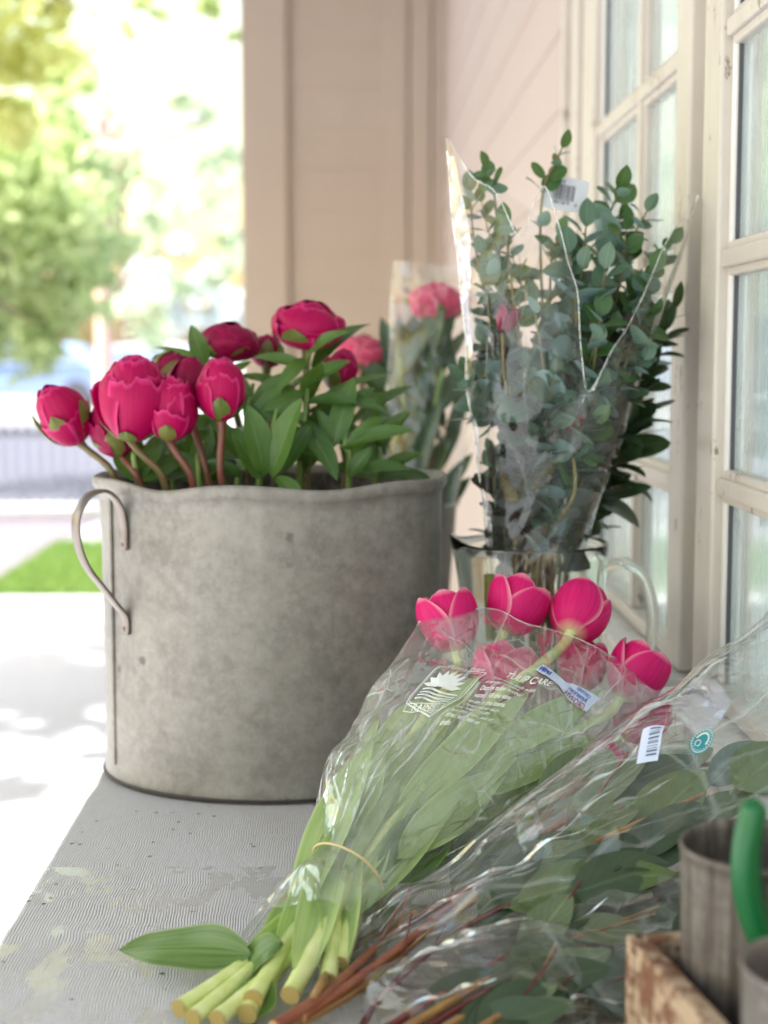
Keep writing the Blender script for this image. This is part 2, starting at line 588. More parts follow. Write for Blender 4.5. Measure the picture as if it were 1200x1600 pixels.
# pale kerb at the fence's foot
mb = MB()
mb.box((-7, 11.12, 0), (-1.45, 11.42, 0.085))
kind(mb.build('kerb', M_WHITE, bevel=0.01), 'structure')

# grass blades
rg = random.Random(5)
mb = MB()
for i in range(9000):
    x, y = rg.uniform(-1.84, -0.9), rg.uniform(7.52, 9.53)
    h = rg.uniform(0.03, 0.075)
    a = rg.uniform(0, 2 * pi)
    d = V((cos(a), sin(a), 0))
    l = V((rg.uniform(-1, 1), rg.uniform(-1, 1), 0)) * 0.03
    b = V((x, y, -0.002))
    i0 = [mb.add(b - d * 0.006), mb.add(b + d * 0.006), mb.add(b + l + V((0, 0, h)))]
    mb.face(tuple(i0), [(0.3, 0), (0.7, 0), (0.5, 1)])
M_GRASS = m_leaf('grass_blade', lin(104, 136, 70), lin(136, 164, 92), 0.6, 0.3, 0.0)
kind(mb.build('grass', M_GRASS), 'stuff')

# --- house wall beside the table (boards, openings for the two windows)
WZ0, WZ1 = 0.845, 2.28
W1 = (1.655, 2.434)      # far window opening along Y
W2 = (0.72, 1.591)       # near window opening


def clap(mb, fn, z0, z1, step=0.135, lap=0.006):
    """lapped horizontal boards; fn(s, z, out) -> point, s in 0..1 along the wall"""
    z = z0
    while z < z1 - 1e-6:
        zt = min(z + step, z1)
        a = [fn(0, z, lap), fn(1, z, lap), fn(1, zt, 0.001), fn(0, zt, 0.001)]
        b = len(mb.v)
        mb.v += [V(q) for q in a]
        mb.face((b, b + 1, b + 2, b + 3))
        c = [fn(0, z, 0.0), fn(1, z, 0.0), fn(1, z, lap), fn(0, z, lap)]
        b = len(mb.v)
        mb.v += [V(q) for q in c]
        mb.face((b, b + 1, b + 2, b + 3))
        z = zt


hw = thing('house_wall', 'pinkish beige boarded wall running along the table beside the windows', 'wall', (WALL, 2.0, 0))
mb = MB()
clap(mb, lambda s, z, o: (WALL + 0.012 - o, W1[1] + 0.10 + (6.2 - W1[1] - 0.10) * s, z), 0.0, 2.9)
mb.box((WALL + 0.014, W1[1] + 0.04, 0), (WALL + 0.13, 6.2, 2.9))
mb.build('boards', M_WALL, hw, smooth=False)
mb = MB()
mb.box((WALL + 0.012, -0.6, 0), (WALL + 0.13, W1[1] + 0.04, WZ0 - 0.03))
mb.box((WALL + 0.012, -0.6, WZ1), (WALL + 0.13, W1[1] + 0.04, 2.9))
mb.box((WALL + 0.012, -0.6, WZ0 - 0.03), (WALL + 0.13, W2[0], WZ1))
mb.build('panel', M_WALL, hw, smooth=False)
mb = MB()      # recessed post between the two windows
mb.box((WALL + 0.026, W2[1] - 0.004, WZ0 - 0.03), (WALL + 0.13, W1[0] + 0.004, WZ1))
mb.build('mullion_post', M_TRIM, hw, smooth=False, bevel=0.003)
mb = MB()
mb.tube([V((WALL + 0.018, W2[1] + 0.022, WZ0 - 0.03)), V((WALL + 0.018, W2[1] + 0.022, WZ1 + 0.06))], 0.010, 12)
mb.build('bead', M_TRIM, hw)
mb = MB()      # far casing
mb.box((WALL - 0.010, W1[1] + 0.004, WZ0 - 0.03), (WALL + 0.016, W1[1] + 0.098, WZ1 + 0.06))
mb.box((WALL - 0.022, W1[1] + 0.078, WZ0 - 0.03), (WALL - 0.0095, W1[1] + 0.098, WZ1 + 0.06))
mb.build('casing', M_TRIM, hw, smooth=False, bevel=0.003)


def m_pane():
    t = NT('old_window_glass')
    p = t.pos()
    b = t.bump(t.noise(t.pos(1, 6, 1), 3.0, 2), 0.10, 0.01)
    fc = t.n('LayerWeight', None, Blend=0.5, Normal=b).outputs['Facing']
    f = t.math('ADD', 0.06, t.math('MULTIPLY', t.math('POWER', fc, 3.5), 0.6), clamp=True)
    gl = t.n('BsdfGlossy', None, Color=(0.97, 1.0, 0.98, 1), Roughness=0.10, Normal=b)
    tr = t.n('BsdfTransparent', None, Color=(0.96, 0.985, 0.985, 1))
    df = t.n('BsdfDiffuse', None, Color=(0.93, 0.97, 1.0, 1))
    milk = t.ramp(t.noise(t.pos(3, 3, 0.6), 16, 5, 0.7), [(0.35, 0.30), (0.8, 0.55)])  # patchy milky white mixed over the clear glass
    tl = t.n('BsdfTranslucent', None, Color=(0.93, 0.97, 1.0, 1))
    d2 = t.n('MixShader', None, Fac=0.55, i1=df.outputs[0], i2=tl.outputs[0])
    a = t.n('MixShader', None, Fac=milk, i1=tr.outputs[0], i2=d2.outputs[0])
    return t.out(t.n('MixShader', None, Fac=f, i1=a.outputs[0], i2=gl.outputs[0]).outputs[0])


M_PANE = m_pane()
M_GAP = m_plain('dark_edge_grey', lin(92, 92, 98), 0.8, 0, 0, 40, 0.6)
RAILS = (1.519, 1.283, 1.047)


def window(y0, y1, muntins, label, stile_far, stile_near, rails=RAILS):
    w = thing('window', label, 'window', (WALL, (y0 + y1) / 2, WZ0))
    x0, x1 = WALL - 0.002, WALL + 0.034
    fb = MB()
    fb.box((x0, y1 - stile_far, WZ0), (x1, y1 - 0.001, WZ1))
    fb.box((x0, y0 + 0.001, WZ0), (x1, y0 + stile_near, WZ1))
    fb.box((x0 + 0.0015, y0 + stile_near, WZ0), (x1, y1 - stile_far, WZ0 + 0.018))
    fb.box((x0 + 0.0015, y0 + stile_near, WZ1 - 0.06), (x1, y1 - stile_far, WZ1))
    fb.build('frame', M_TRIM, w, smooth=False, bevel=0.0035)
    # glazing bars with a stepped, moulded section
    gb = MB()
    for ym in muntins:
        gb.box((WALL + 0.004, ym - 0.010, WZ0 + 0.018), (x1 - 0.004, ym + 0.010, WZ1 - 0.06))
        gb.box((WALL + 0.010, ym - 0.016, WZ0 + 0.018), (x1 - 0.006, ym + 0.018, WZ1 - 0.06))
    for zr in rails + (1.755, 1.99):
        gb.box((WALL + 0.0025, y0 + stile_near, zr - 0.009), (x1 - 0.003, y1 - stile_far, zr + 0.009))
        gb.box((WALL + 0.0085, y0 + stile_near, zr - 0.017), (x1 - 0.005, y1 - stile_far, zr + 0.017))
    gb.build('glazing_bars', M_TRIM, w, smooth=False, bevel=0.003)
    # putty line inside each stile
    pt = MB()
    pt.box((WALL + 0.009, y1 - stile_far - 0.010, WZ0 + 0.018), (x1 - 0.006, y1 - stile_far, WZ1 - 0.06))
    pt.box((WALL + 0.009, y0 + stile_near, WZ0 + 0.018), (x1 - 0.006, y0 + stile_near + 0.010, WZ1 - 0.06))
    pt.build('putty', M_WHITE, w, smooth=False, bevel=0.003)
    dk = MB()
    dk.box((WALL + 0.0135, y1 - stile_far - 0.0122, WZ0 + 0.018), (WALL + 0.0175, y1 - stile_far - 0.0101, WZ1 - 0.06))
    dk.build('glazing_gap', M_GAP, w, smooth=False)  # thin dark strip along the glass edge
    g = MB()
    g.grid(lambda u, v: (WALL + 0.0185, y0 + stile_near + 0.004 + (y1 - y0 - stile_near - stile_far - 0.008) * u, WZ0 + 0.01 + (WZ1 - WZ0 - 0.06) * v), 2, 2)
    g.build('pane', M_PANE, w)
    s = MB()
    s.box((WALL - 0.040, y0 - 0.012, WZ0 - 0.030), (WALL + 0.045, y1 + 0.012, WZ0 - 0.004))
    s.box((WALL - 0.026, y0 - 0.010, WZ0 - 0.052), (WALL + 0.010, y1 + 0.010, WZ0 - 0.0305))
    s.build('sill', M_WHITE, w, smooth=False, bevel=0.004)
    return w


window(W1[0], W1[1], [1.985], 'far small-paned window with cream bars behind the eucalyptus sleeve', 0.12, 0.072)
window(W2[0], W2[1], [1.20], 'near small-paned window with cream bars at the right edge of the porch', 0.072, 0.07, (1.507, 1.286, 1.062))

# pale curtains hanging behind the panes
tc = NT('sheer_curtain')
cc_ = tc.mix(tc.noise(tc.pos(1, 1, 0.15), 4, 3), lin(216, 230, 228), lin(230, 238, 238))
M_CURT = tc.out(tc.n('MixShader', None, Fac=0.6, i1=tc.n('BsdfDiffuse', None, Color=cc_).outputs[0], i2=tc.n('BsdfTranslucent', None, Color=cc_).outputs[0]).outputs[0])
for (a, b, lb) in ((W1[0] + 0.01, W1[1] - 0.01, 'pale green curtain hanging behind the far window'),
                   (W2[0] + 0.01, W2[1] - 0.01, 'pale green curtain hanging behind the near window')):
    mb = MB()
    mb.grid(lambda u, v: (WALL + 0.060 + 0.012 * sin((a + (b - a) * u) * 75 + 2 * sin(u * 9)) * (0.6 + 0.4 * v), a + (b - a) * u, WZ0 + 0.005 + (WZ1 - WZ0) * v), 120, 4)
    tag(mb.build('curtain', M_CURT), lb, 'curtain')

# --- end bay of the house beyond the table
YE = 6.2
ew = thing('end_wall', 'beige boarded end wall with corner boards at the far end of the porch', 'wall', (-0.04, YE, 0))
xa = P(380, 500, YE).x
xb = P(457, 500, YE).x
xc = P(598, 500, YE).x
mb = MB()
mb.box((xa + 0.002, YE + 0.012, 0), (WALL + 0.6, YE + 2.4, 3.1))
clap(mb, lambda s, z, o: (xb + (xc - xb) * s, YE + 0.011 - o, z), 0.0, 2.9, 0.16, 0.009)
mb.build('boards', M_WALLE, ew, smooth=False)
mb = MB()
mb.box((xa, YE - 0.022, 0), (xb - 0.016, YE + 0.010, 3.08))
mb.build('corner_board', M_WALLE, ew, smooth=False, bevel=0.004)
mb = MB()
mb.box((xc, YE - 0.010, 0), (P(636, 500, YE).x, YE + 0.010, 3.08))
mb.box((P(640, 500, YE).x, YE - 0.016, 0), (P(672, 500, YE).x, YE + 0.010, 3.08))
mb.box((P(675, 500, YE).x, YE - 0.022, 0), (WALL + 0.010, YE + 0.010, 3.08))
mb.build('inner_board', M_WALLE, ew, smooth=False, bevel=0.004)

pr = thing('porch_roof', 'white boarded porch roof above the table', 'roof', (-0.5, 2.5, 2.9))
mb = MB()
mb.box((-1.95, -1.0, 2.9), (2.6, 6.19, 3.0))
mb.build('ceiling_boards', m_paint('ceiling_paint', lin(168, 170, 174), 0.7), pr, smooth=False)
mb = MB()
mb.box((-1.99, -1.0, 2.08), (-1.951, 6.19, 3.06))  # unseen board dropped extra deep to cut sky light on the porch
mb.build('deep_shade_fascia', M_WHITE, pr, smooth=False)

# --- low picket fence across the street side
M_FENCE = m_paint('pale_fence_paint', lin(128, 128, 142), 0.6, 0.2, 4.0)
fe = thing('picket_fence', 'low pale picket fence standing on a white kerb', 'fence', (-3.2, 11.27, 0.085))
mb = MB()
x = -6.6
while x < -1.5:
    mb.box((x, 11.25, 0.085), (x + 0.042, 11.275, 0.70))
    x += 0.086
mb.build('pickets', M_FENCE, fe, smooth=False)
mb = MB()
mb.box((-6.6, 11.2755, 0.17), (-1.5, 11.31, 0.23))
mb.box((-6.6, 11.2755, 0.58), (-1.5, 11.31, 0.64))
mb.build('rail', M_FENCE, fe, smooth=False)

# --- trees, pole, car beyond
M_BARK = m_plain('bark', lin(120, 100, 84), 0.9, 0, 0.6, 14, 0.5)


def tree(label, base, h, crowns, nleaf, size, leafmat, seed, group=None, trunk_r=0.12, limbs=True):
    r = random.Random(seed)
    b = V(base)
    t = thing('tree', label, 'tree', b, group)
    mb = MB()
    top = b + V((0, 0, h))
    mb.tube(spline([b, b + V((r.uniform(-.1, .1), 0, h * 0.35)), b + V((r.uniform(-.2, .2), 0.1, h * 0.7)), top], 14),
            [trunk_r * (1 - 0.06 * k) for k in range(14)], 9)
    if limbs:
        for (c, rad) in crowns:
            c = V(c)
            s = b + V((0, 0, min(h * 0.9, max(0.3 * h, c.z - b.z - rad * 0.6))))
            mb.tube(spline([s, s.lerp(c, 0.5) + V((0, 0, 0.12 * h)), c], 8), [trunk_r * 0.5 * (1 - 0.11 * k) for k in range(8)], 6)
    mb.build('trunk', M_BARK, t)
    lf = MB()
    tot = sum(rad ** 2 for c, rad in crowns)
    for (c, rad) in crowns:
        c = V(c)
        n = int(nleaf * rad ** 2 / tot)
        clumps = []
        for k in range(max(6, n // 45)):
            d = V((r.gauss(0, 1), r.gauss(0, 1), r.gauss(0, 1))).normalized() * (rad * r.uniform(0.25, 1.0))
            clumps.append((c + V((d.x, d.y, d.z * 0.8)), rad * r.uniform(0.12, 0.3)))
        for k in range(n):
            cc, cr = clumps[r.randrange(len(clumps))]
            p = cc + V((r.gauss(0, 1), r.gauss(0, 1), r.gauss(0, 0.7))) * cr * 0.7
            s = size * r.uniform(0.6, 1.3)
            F = frame((r.uniform(-1, 1), r.uniform(-1, 1), r.uniform(-0.2, 1.2)), r.uniform(0, 6.28), p)
            q = [mb2 for mb2 in ((-s, 0, 0), (0, -s * .5, s * .1), (s, 0, 0), (0, s * .5, s * .1))]
            ids = [lf.add(F @ V(z)) for z in q]
            lf.face(tuple(ids), [(0, .5), (.5, 0), (1, .5), (.5, 1)])
    lf.build('crown', leafmat, t)
    return t


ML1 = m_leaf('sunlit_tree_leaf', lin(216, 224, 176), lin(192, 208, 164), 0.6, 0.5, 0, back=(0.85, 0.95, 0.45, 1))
ML2 = m_leaf('glare_paled_leaf', lin(214, 224, 196), lin(206, 218, 200), 0.7, 0.45, 0, back=(0.7, 0.75, 0.5, 1))  # distant leaves, here and next, paled in colour to imitate glare and haze
ML3 = m_leaf('haze_paled_leaf', lin(222, 228, 228), lin(224, 228, 234), 0.7, 0.4, 0, back=(0.7, 0.75, 0.7, 1))
tree('leafy yellow-green tree with branches hanging low beside the porch', (-4.6, 13.2, 0), 4.2,
     [(P(30, 330, 13.5), 0.95), (P(70, 250, 13.6), 0.55), (P(90, 440, 13), 0.55), (P(10, 500, 14), 0.6), (P(-160, 250, 13.5), 1.4), (P(150, 420, 13.4), 0.28), (P(100, 120, 14), 0.5), (P(60, 505, 13), 0.35)],
     8500, 0.10, ML1, 3)
ML4 = m_leaf('backlit_yellow_leaf', lin(232, 228, 150), lin(214, 220, 150), 0.6, 0.5, 0, back=(0.92, 0.9, 0.4, 1))  # top of the tree split off, its backlight painted as yellow leaves
tree('backlit treetop filling the top left corner, its light painted into yellow leaves', (-4.9, 11.6, 0), 4.4,
     [(P(5, 60, 11.6), 0.55), (P(30, 175, 11.7), 0.30), (P(-60, -160, 11.5), 1.1), (P(-90, 120, 11.6), 0.6), (P(90, 20, 11.8), 0.2)], 3600, 0.085, ML4, 4)
tree('pale leafy tree in the middle distance, its glare painted into the leaf colour', (-5.4, 34, 0), 6.0,
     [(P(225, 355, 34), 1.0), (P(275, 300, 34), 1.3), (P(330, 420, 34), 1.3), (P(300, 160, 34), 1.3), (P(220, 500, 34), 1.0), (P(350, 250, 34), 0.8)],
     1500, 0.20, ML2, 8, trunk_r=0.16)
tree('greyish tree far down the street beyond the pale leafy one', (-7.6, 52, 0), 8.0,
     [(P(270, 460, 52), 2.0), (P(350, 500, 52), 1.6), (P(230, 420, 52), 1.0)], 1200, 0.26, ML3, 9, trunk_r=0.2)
tree('overhanging yellow-green branch tree close to the porch corner', (-3.9, 10.6, 0), 4.6,
     [(P(225, 10, 9.0), 0.17), (P(200, 45, 9.2), 0.09), (P(300, -20, 8.8), 0.22), (P(330, 20, 9.0), 0.10), (P(370, 60, 9), 0.07)],
     330, 0.055, ML1, 13, trunk_r=0.06)

tree('street tree left of the porch whose leaves dapple the sunlit patio', (-5.0, 4.9, 0), 4.6,
     [((-4.6, 4.6, 5.2), 0.8), ((-4.9, 5.6, 6.0), 0.7), ((-5.3, 4.6, 6.0), 0.7), ((-4.2, 5.2, 6.4), 0.55), ((-4.4, 3.6, 5.6), 0.6)], 2600, 0.10, ML1, 31)

M_POLE = m_plain('red_brown_pole', lin(222, 180, 168), 0.8, 0, 0.3, 8, 0.2)
up_ = thing('utility_pole', 'tall reddish wooden utility pole with crossarms at the street', 'pole', (P(163, 640, 26).x, 26, 0))
mb = MB()
pb = V((P(163, 640, 26).x, 26, 0))
mb.tube([pb, pb + V((0.08, 0, 5.4))], [0.15, 0.11], 10)
mb.build('shaft', M_POLE, up_)
mb = MB()
for zz in (4.55, 5.0):
    mb.box((pb.x - 0.2, 25.83, zz), (pb.x + 1.7, 25.93, zz + 0.10))
mb.build('crossarm', m_plain('grey_timber', lin(210, 206, 206), 0.85), up_, smooth=False)

# distant parked cars
M_CARB = m_plain('pale_blue_car_paint', lin(150, 170, 215), 0.3, 0.2)
M_CARV = m_plain('lilac_car_paint', lin(196, 190, 205), 0.3, 0.2)
M_TYRE = m_plain('tyre_rubber', lin(90, 88, 96), 0.8)
M_DGLS = m_plain('dark_car_glass', lin(120, 132, 158), 0.1)


def car(label, x, y, mat, L=4.2):
    c = thing('parked_car', label, 'car', (x, y, 0), 'cars parked across the street')
    prof = [(-.5, .28), (-.5, .62), (-.46, .78), (-.30, .86), (-.17, 1.34), (.10, 1.42), (.30, 1.36), (.42, .92), (.5, .84), (.5, .28)]
    mb = MB()
    n = len(prof)
    ws = [0.86 if z < 0.95 else 0.66 for _, z in prof]
    for sy in (-1, 1):
        for (px, z), w in zip(prof, ws):
            mb.add((x + px * L, y + sy * w, z))
    for i in range(n):
        j = (i + 1) % n
        mb.face((i, j, n + j, n + i))
    mb.face(tuple(reversed(range(n))))
    mb.face(tuple(range(n, 2 * n)))
    mb.build('body', mat, c, smooth=False, bevel=0.05)
    for sy in (-1, 1):
        g = MB()
        yy = y + sy * 0.775
        for q in ((-.26, .90, .115), (-.155, 1.28, -.07), (.27, 1.28, -.07), (.36, .92, .11)):
            g.add((x + q[0] * L, yy + sy * q[2], q[1]))
        g.face((0, 1, 2, 3))
        g.build('side_window', M_DGLS, c, smooth=False, solid=0.03)
    for sx in (-.31, .31):
        for sy in (-1, 1):
            wv = MB()
            wv.tube([V((x + sx * L, y + sy * 0.70, 0.31)), V((x + sx * L, y + sy * 0.88, 0.31))], 0.31, 18)
            wv.build('wheel', M_TYRE, c)


car('pale blue car parked beyond the road, seen past the porch', P(35, 600, 33).x, 33, M_CARB)
car('lilac grey car parked beyond the road beside the pole', P(225, 600, 37).x, 37, M_CARV)

# --- table
tb = thing('table', 'long whitewashed wooden table with worn ridged paint beside the wall', 'table', (0.03, 1.5, 0))
mb = MB()
TX0, TX1, TY0, TY1 = -0.268, 0.315, 0.35, 2.7
mb.grid(lambda u, v: (TX0 + (TX1 - TX0) * u + (0.0022 * noise.noise(V((0, v * 40, 3))) if u < 0.01 else 0), TY0 + (TY1 - TY0) * v, T), 12, 120)
n0 = len(mb.v)
tt = mb.build('table_top', M_TABLE, tb, smooth=False)
sm = tt.modifiers.new('solid', 'SOLIDIFY')
sm.thickness = 0.034
sm.offset = -1
bv = tt.modifiers.new('bevel', 'BEVEL')
bv.width = 0.004
bv.segments = 2
bv.limit_method = 'ANGLE'
bv.angle_limit = radians(50)
mb = MB()
mb.box((TX0 + 0.05, TY0 + 0.06, T - 0.13), (TX0 + 0.072, TY1 - 0.06, T - 0.035))
mb.box((TX1 - 0.072, TY0 + 0.06, T - 0.13), (TX1 - 0.05, TY1 - 0.06, T - 0.035))
mb.build('apron', M_WHITE, tb, smooth=False, bevel=0.003)
for (x, y) in ((TX0 + 0.08, TY0 + 0.1), (TX1 - 0.08, TY0 + 0.1), (TX0 + 0.08, TY1 - 0.1), (TX1 - 0.08, TY1 - 0.1)):
    mb = MB()
    mb.tube([V((x, y, 0)), V((x, y, T - 0.035))], [0.024, 0.034], 4)
    mb.build('leg', M_WHITE, tb, smooth=False, bevel=0.003)

# --- big galvanised tub
TUB = V((-0.085, 1.63, T))
TA, TBB, TH = 0.181, 0.150, 0.3126
tub = thing('zinc_tub', 'large oval weathered zinc tub with strap handles full of magenta peonies', 'tub', TUB)


def oval(p, a, i):
    rim = 1.0 if p.z > TH - 0.03 else 0.0
    k = max(0.0, (p.z - 0.24) / (TH - 0.24))
    wob = 1 + 0.006 * sin(3 * a + 0.6) + 0.004 * sin(5 * a + 2 + p.z * 9)
    dz = 0.0
    d = ((a - radians(236) + pi) % (2 * pi)) - pi
    dz -= 0.0055 * exp(-(d / 0.22) ** 2) * k
    d2 = ((a - radians(290) + pi) % (2 * pi)) - pi
    dz -= 0.004 * exp(-(d2 / 0.3) ** 2) * k
    dz += 0.0010 * sin(7 * a + 1) * k
    d3 = ((a - radians(180) + pi) % (2 * pi)) - pi
    fl = 1 + 0.02 * exp(-(d3 / 0.35) ** 2) * k
    dent = -0.006 * exp(-(d / 0.20) ** 2) * k
    return V((p.x * TA * wob * fl, p.y * (TBB + dent) * wob, p.z + dz))


prof = [(0.0, 0.006), (0.90, 0.006), (0.965, 0.004), (0.995, 0.0), (1.006, 0.004), (1.008, 0.010), (0.998, 0.016)]
for k in range(1, 24):
    prof.append((0.998 - 0.008 * sin(k / 24 * pi) * 0.3, 0.016 + (TH - 0.026) * k / 24))
prof += [(0.999, TH - 0.012), (1.012, TH - 0.010), (1.026, TH - 0.006), (1.029, TH - 0.001), (1.024, TH + 0.003), (1.012, TH + 0.004), (0.998, TH + 0.001), (0.990, TH - 0.006)]
mb = MB()
mb.lathe(prof, 160, TUB, oval)
mb.build('tub_body', M_ZINC, tub)
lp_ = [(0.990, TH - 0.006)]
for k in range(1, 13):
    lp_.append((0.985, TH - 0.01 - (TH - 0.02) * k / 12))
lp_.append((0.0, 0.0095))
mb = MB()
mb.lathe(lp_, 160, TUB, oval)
mb.build('tub_inner_wall', m_zinc('shade_dark_zinc', (84, 78, 74), (52, 48, 46), 0.3), tub)  # inner zinc darkened to paint in the shade below the rim
mb = MB()       # dark line around the base
mb.tube([TUB + V((TA * 1.004 * cos(a), TBB * 1.004 * sin(a), 0.004)) for a in [2 * pi * i / 96 for i in range(97)]], 0.0021, 8, cap=False)
mb.build('base_ring', m_plain('dark_ring_metal', lin(66, 58, 56), 0.6, 0.5), tub)


def strap(ctrl, wdir, w, th, n=40):
    pts = spline(ctrl, n)
    m = MB()
    for k, p in enumerate(pts):
        t = (pts[min(k + 1, n - 1)] - pts[max(k - 1, 0)]).normalized()
        wd = (V(wdir) - t * V(wdir).dot(t)).normalized()
        nn = t.cross(wd)
        for (a, b) in ((-w, -th * .3), (-w * .8, -th), (w * .8, -th), (w, -th * .3), (w, th * .3), (w * .8, th), (-w * .8, th), (-w, th * .3)):
            m.v.append(p + wd * a + nn * b)
    for k in range(n - 1):
        for i in range(8):
            a0, a1 = k * 8 + i, k * 8 + (i + 1) % 8
            m.face((a0, a1, a1 + 8, a0 + 8))
    m.face(tuple(reversed(range(8))))
    m.face(tuple((n - 1) * 8 + i for i in range(8)))
    return m


for sgn, ang in ((-1, radians(217)), (1, radians(37))):
    e = V((TA * cos(ang), TBB * sin(ang), 0))
    nrm = V((cos(ang) / TA, sin(ang) / TBB, 0)).normalized()
    side = V((-nrm.y, nrm.x, 0))
    o = TUB + e
    s = 1.0

    def q(out, z):
        return o + nrm * out + V((0, 0, z))
    ctrl = [q(0.001, 0.240), q(0.001, 0.252), q(0.001, 0.264), q(0.006, 0.286), q(0.022, 0.3005), q(0.042, 0.296), q(0.055, 0.276), q(0.054, 0.250),
            q(0.044, 0.226), q(0.028, 0.206), q(0.012, 0.186), q(0.0012, 0.172), q(0.0005, 0.154)]
    strap([c_ + V((0, 0, 0.007)) for c_ in ctrl], side, 0.0068, 0.0017, 60).build('handle', M_STEEL, tub)

    for zr in (0.252, 0.166):
        rv = MB()
        pr_ = o + nrm * 0.0015 + V((0, 0, zr))
        rv.tube([pr_, pr_ + nrm * 0.0016, pr_ + nrm * 0.0024], [0.0026, 0.0022, 0.0009], 10)
        rv.build('rivet', M_STEEL, tub)
sm_a = radians(207)
mb = MB()
pts_ = []
for k in range(30):
    z = 0.02 + (TH - 0.035) * k / 29
    pts_.append(TUB + V((TA * 0.999 * cos(sm_a), TBB * 0.999 * sin(sm_a), z)))
mb.tube(pts_, 0.0022, 8)
mb.build('side_seam', M_ZINC, tub)

# --- crate, tin cups, pruners (lower right)
M_CRATE = None
t_ = NT('worn_crate_wood')
p_ = t_.pos()
w_ = t_.noise(t_.pos(12, 3, 14), 6, 6, 0.7)
chip_ = t_.ramp(t_.math('ADD', t_.noise(p_, 70, 5, 0.7), t_.math('MULTIPLY', t_.noise(p_, 18, 3), 0.5)), [(0.69, 0), (0.80, 1)])
c_ = t_.mix(w_, lin(196, 172, 144), lin(160, 134, 108))
c_ = t_.mix(chip_, c_, lin(120, 80, 56))
c_ = t_.mix(t_.ramp(t_.vor(t_.pos(1, 0.5, 1), 75), [(0.10, 0.8), (0.2, 0)]), c_, lin(96, 60, 42))
M_CRATE = t_.out(t_.n('BsdfPrincipled', None, Base_Color=c_, Roughness=0.75, Normal=t_.bump(t_.math('ADD', w_, chip_), 0.5, 0.003)).outputs[0])

CZ = 0.098
M_NAIL = m_plain('rusty_nail', lin(90, 52, 36), 0.8, 0.4)
cA = PZ(984, 1462, T + CZ)       # far left top corner
cB = PZ(1112, 1606, T + CZ)      # nearer point on the left top edge
dirL = (cB - cA).normalized()
dirW = V((-dirL.y, dirL.x, 0))
if dirW.x < 0:
    dirW = -dirW
cr = thing('wooden_crate', 'small worn wooden crate with chipped cream paint holding tin cups', 'crate', V((cA.x, cA.y, T)))
CM = Matrix(((dirW.x, dirL.x, 0, cA.x), (dirW.y, dirL.y, 0, cA.y), (0, 0, 1, T), (0, 0, 0, 1)))
CL, CW, CT = 0.26, 0.155, 0.0125
mb = MB()
mb.box((0, 0.008, 0.006), (CT, CL - 0.008, CZ - 0.0015), CM)
mb.build('side_board', M_CRATE, cr, smooth=False, bevel=0.0015)
mb = MB()
mb.box((CW - CT, 0.008, 0.006), (CW, CL - 0.008, CZ - 0.001), CM)
mb.build('side_board', M_CRATE, cr, smooth=False, bevel=0.0015)
mb = MB()
mb.box((-0.0015, -0.003, 0.004), (CW + 0.002, 0.0075, CZ), CM)
mb.build('end_board', M_CRATE, cr, smooth=False, bevel=0.0015)
mb = MB()
mb.box((0, CL - 0.0075, 0.004), (CW + 0.001, CL + 0.002, CZ), CM)
mb.build('end_board', M_CRATE, cr, smooth=False, bevel=0.0015)
mb = MB()
mb.box((CT, 0.008, 0.001), (CW - CT, CL - 0.008, 0.009), CM)
mb.build('bottom_board', M_CRATE, cr, smooth=False)
for q in ((0.0045, 0.003), (CW - 0.006, 0.002)):
    mb = MB()
    mb.tube([CM @ V((q[0], q[1], CZ)), CM @ V((q[0], q[1], CZ + 0.0012))], 0.0022, 8)
    mb.build('nail', M_NAIL, cr)


def tin_cup(label, c, r, h, flutes, mat, taper=0.93, rings=False):
    cp = thing('tin_cup', label, 'cup', c, 'tin cups in the crate')
    pf = [(0, 0.002), (taper, 0.0)]
    for k in range(1, 22):
        pf.append((taper + (1 - taper) * k / 22, h * k / 22))
    pf += [(1.0, h - 0.002), (1.018, h - 0.001), (1.024, h + 0.0015), (1.012, h + 0.0035), (0.985, h + 0.002), (0.975, h - 0.003)]
    for k in range(1, 10):
        pf.append((0.97 - (1 - taper) * k / 10, h * (1 - k / 10)))
    pf.append((0, 0.004))

    def f(p, a, i):
        kk = 1.0
        if 2 < i < 23:
            kk += 0.012 * (abs(sin(a * flutes / 2)) - 0.5)
        return V((p.x * r * kk, p.y * r * kk, p.z))
    m = MB()
    m.lathe(pf, 220, c, f)
    m.build('cup_body', mat, cp)
    return cp


M_FLUTE = m_zinc('streaked_tin', (146, 136, 124), (84, 76, 70), 0.5, 2.2, 0.8)
tin_cup('tall fluted grey tin cup standing at the far end of the crate', PZ(1193, 1318, T + 0.165) - V((0, 0, 0.155)), 0.0465, 0.152, 44, M_FLUTE)
c2 = PZ(1296, 1512, T + 0.150) - V((0, 0, 0.140))
tin_cup('smoother tin cup nearest the camera in the crate', c2, 0.041, 0.138, 6, M_ZINC2)

M_GREEN = None
tg = NT('green_dipped_vinyl')
M_GREEN = tg.out(tg.n('BsdfPrincipled', None, Base_Color=lin(7, 96, 46), Roughness=0.36, Normal=tg.bump(tg.noise(tg.pos(), 160, 3), 0.08, 0.001)).outputs[0])
pn = thing('pruners', 'green vinyl handled garden snips standing in a tin cup', 'pruners', V((0.235, 0.80, T + 0.04)))
YP = 0.80
hp = [P(1182, 1247, YP), P(1170, 1300, YP), P(1165, 1355, YP), P(1172, 1410, YP), P(1190, 1462, YP), P(1222, 1520, YP), P(1258, 1580, YP)]
pts = spline(hp, 40)
rad = [0.0070 * min(1.0, sqrt(max(0.0, 1 - (1 - min(k / 3.0, 1)) ** 2)) + 0.05) * (1.0 + 0.18 * sin(min(k / 39 * pi, pi))) for k in range(40)]
mb = MB()
mb.tube(pts, rad, 18, flat=1.05)
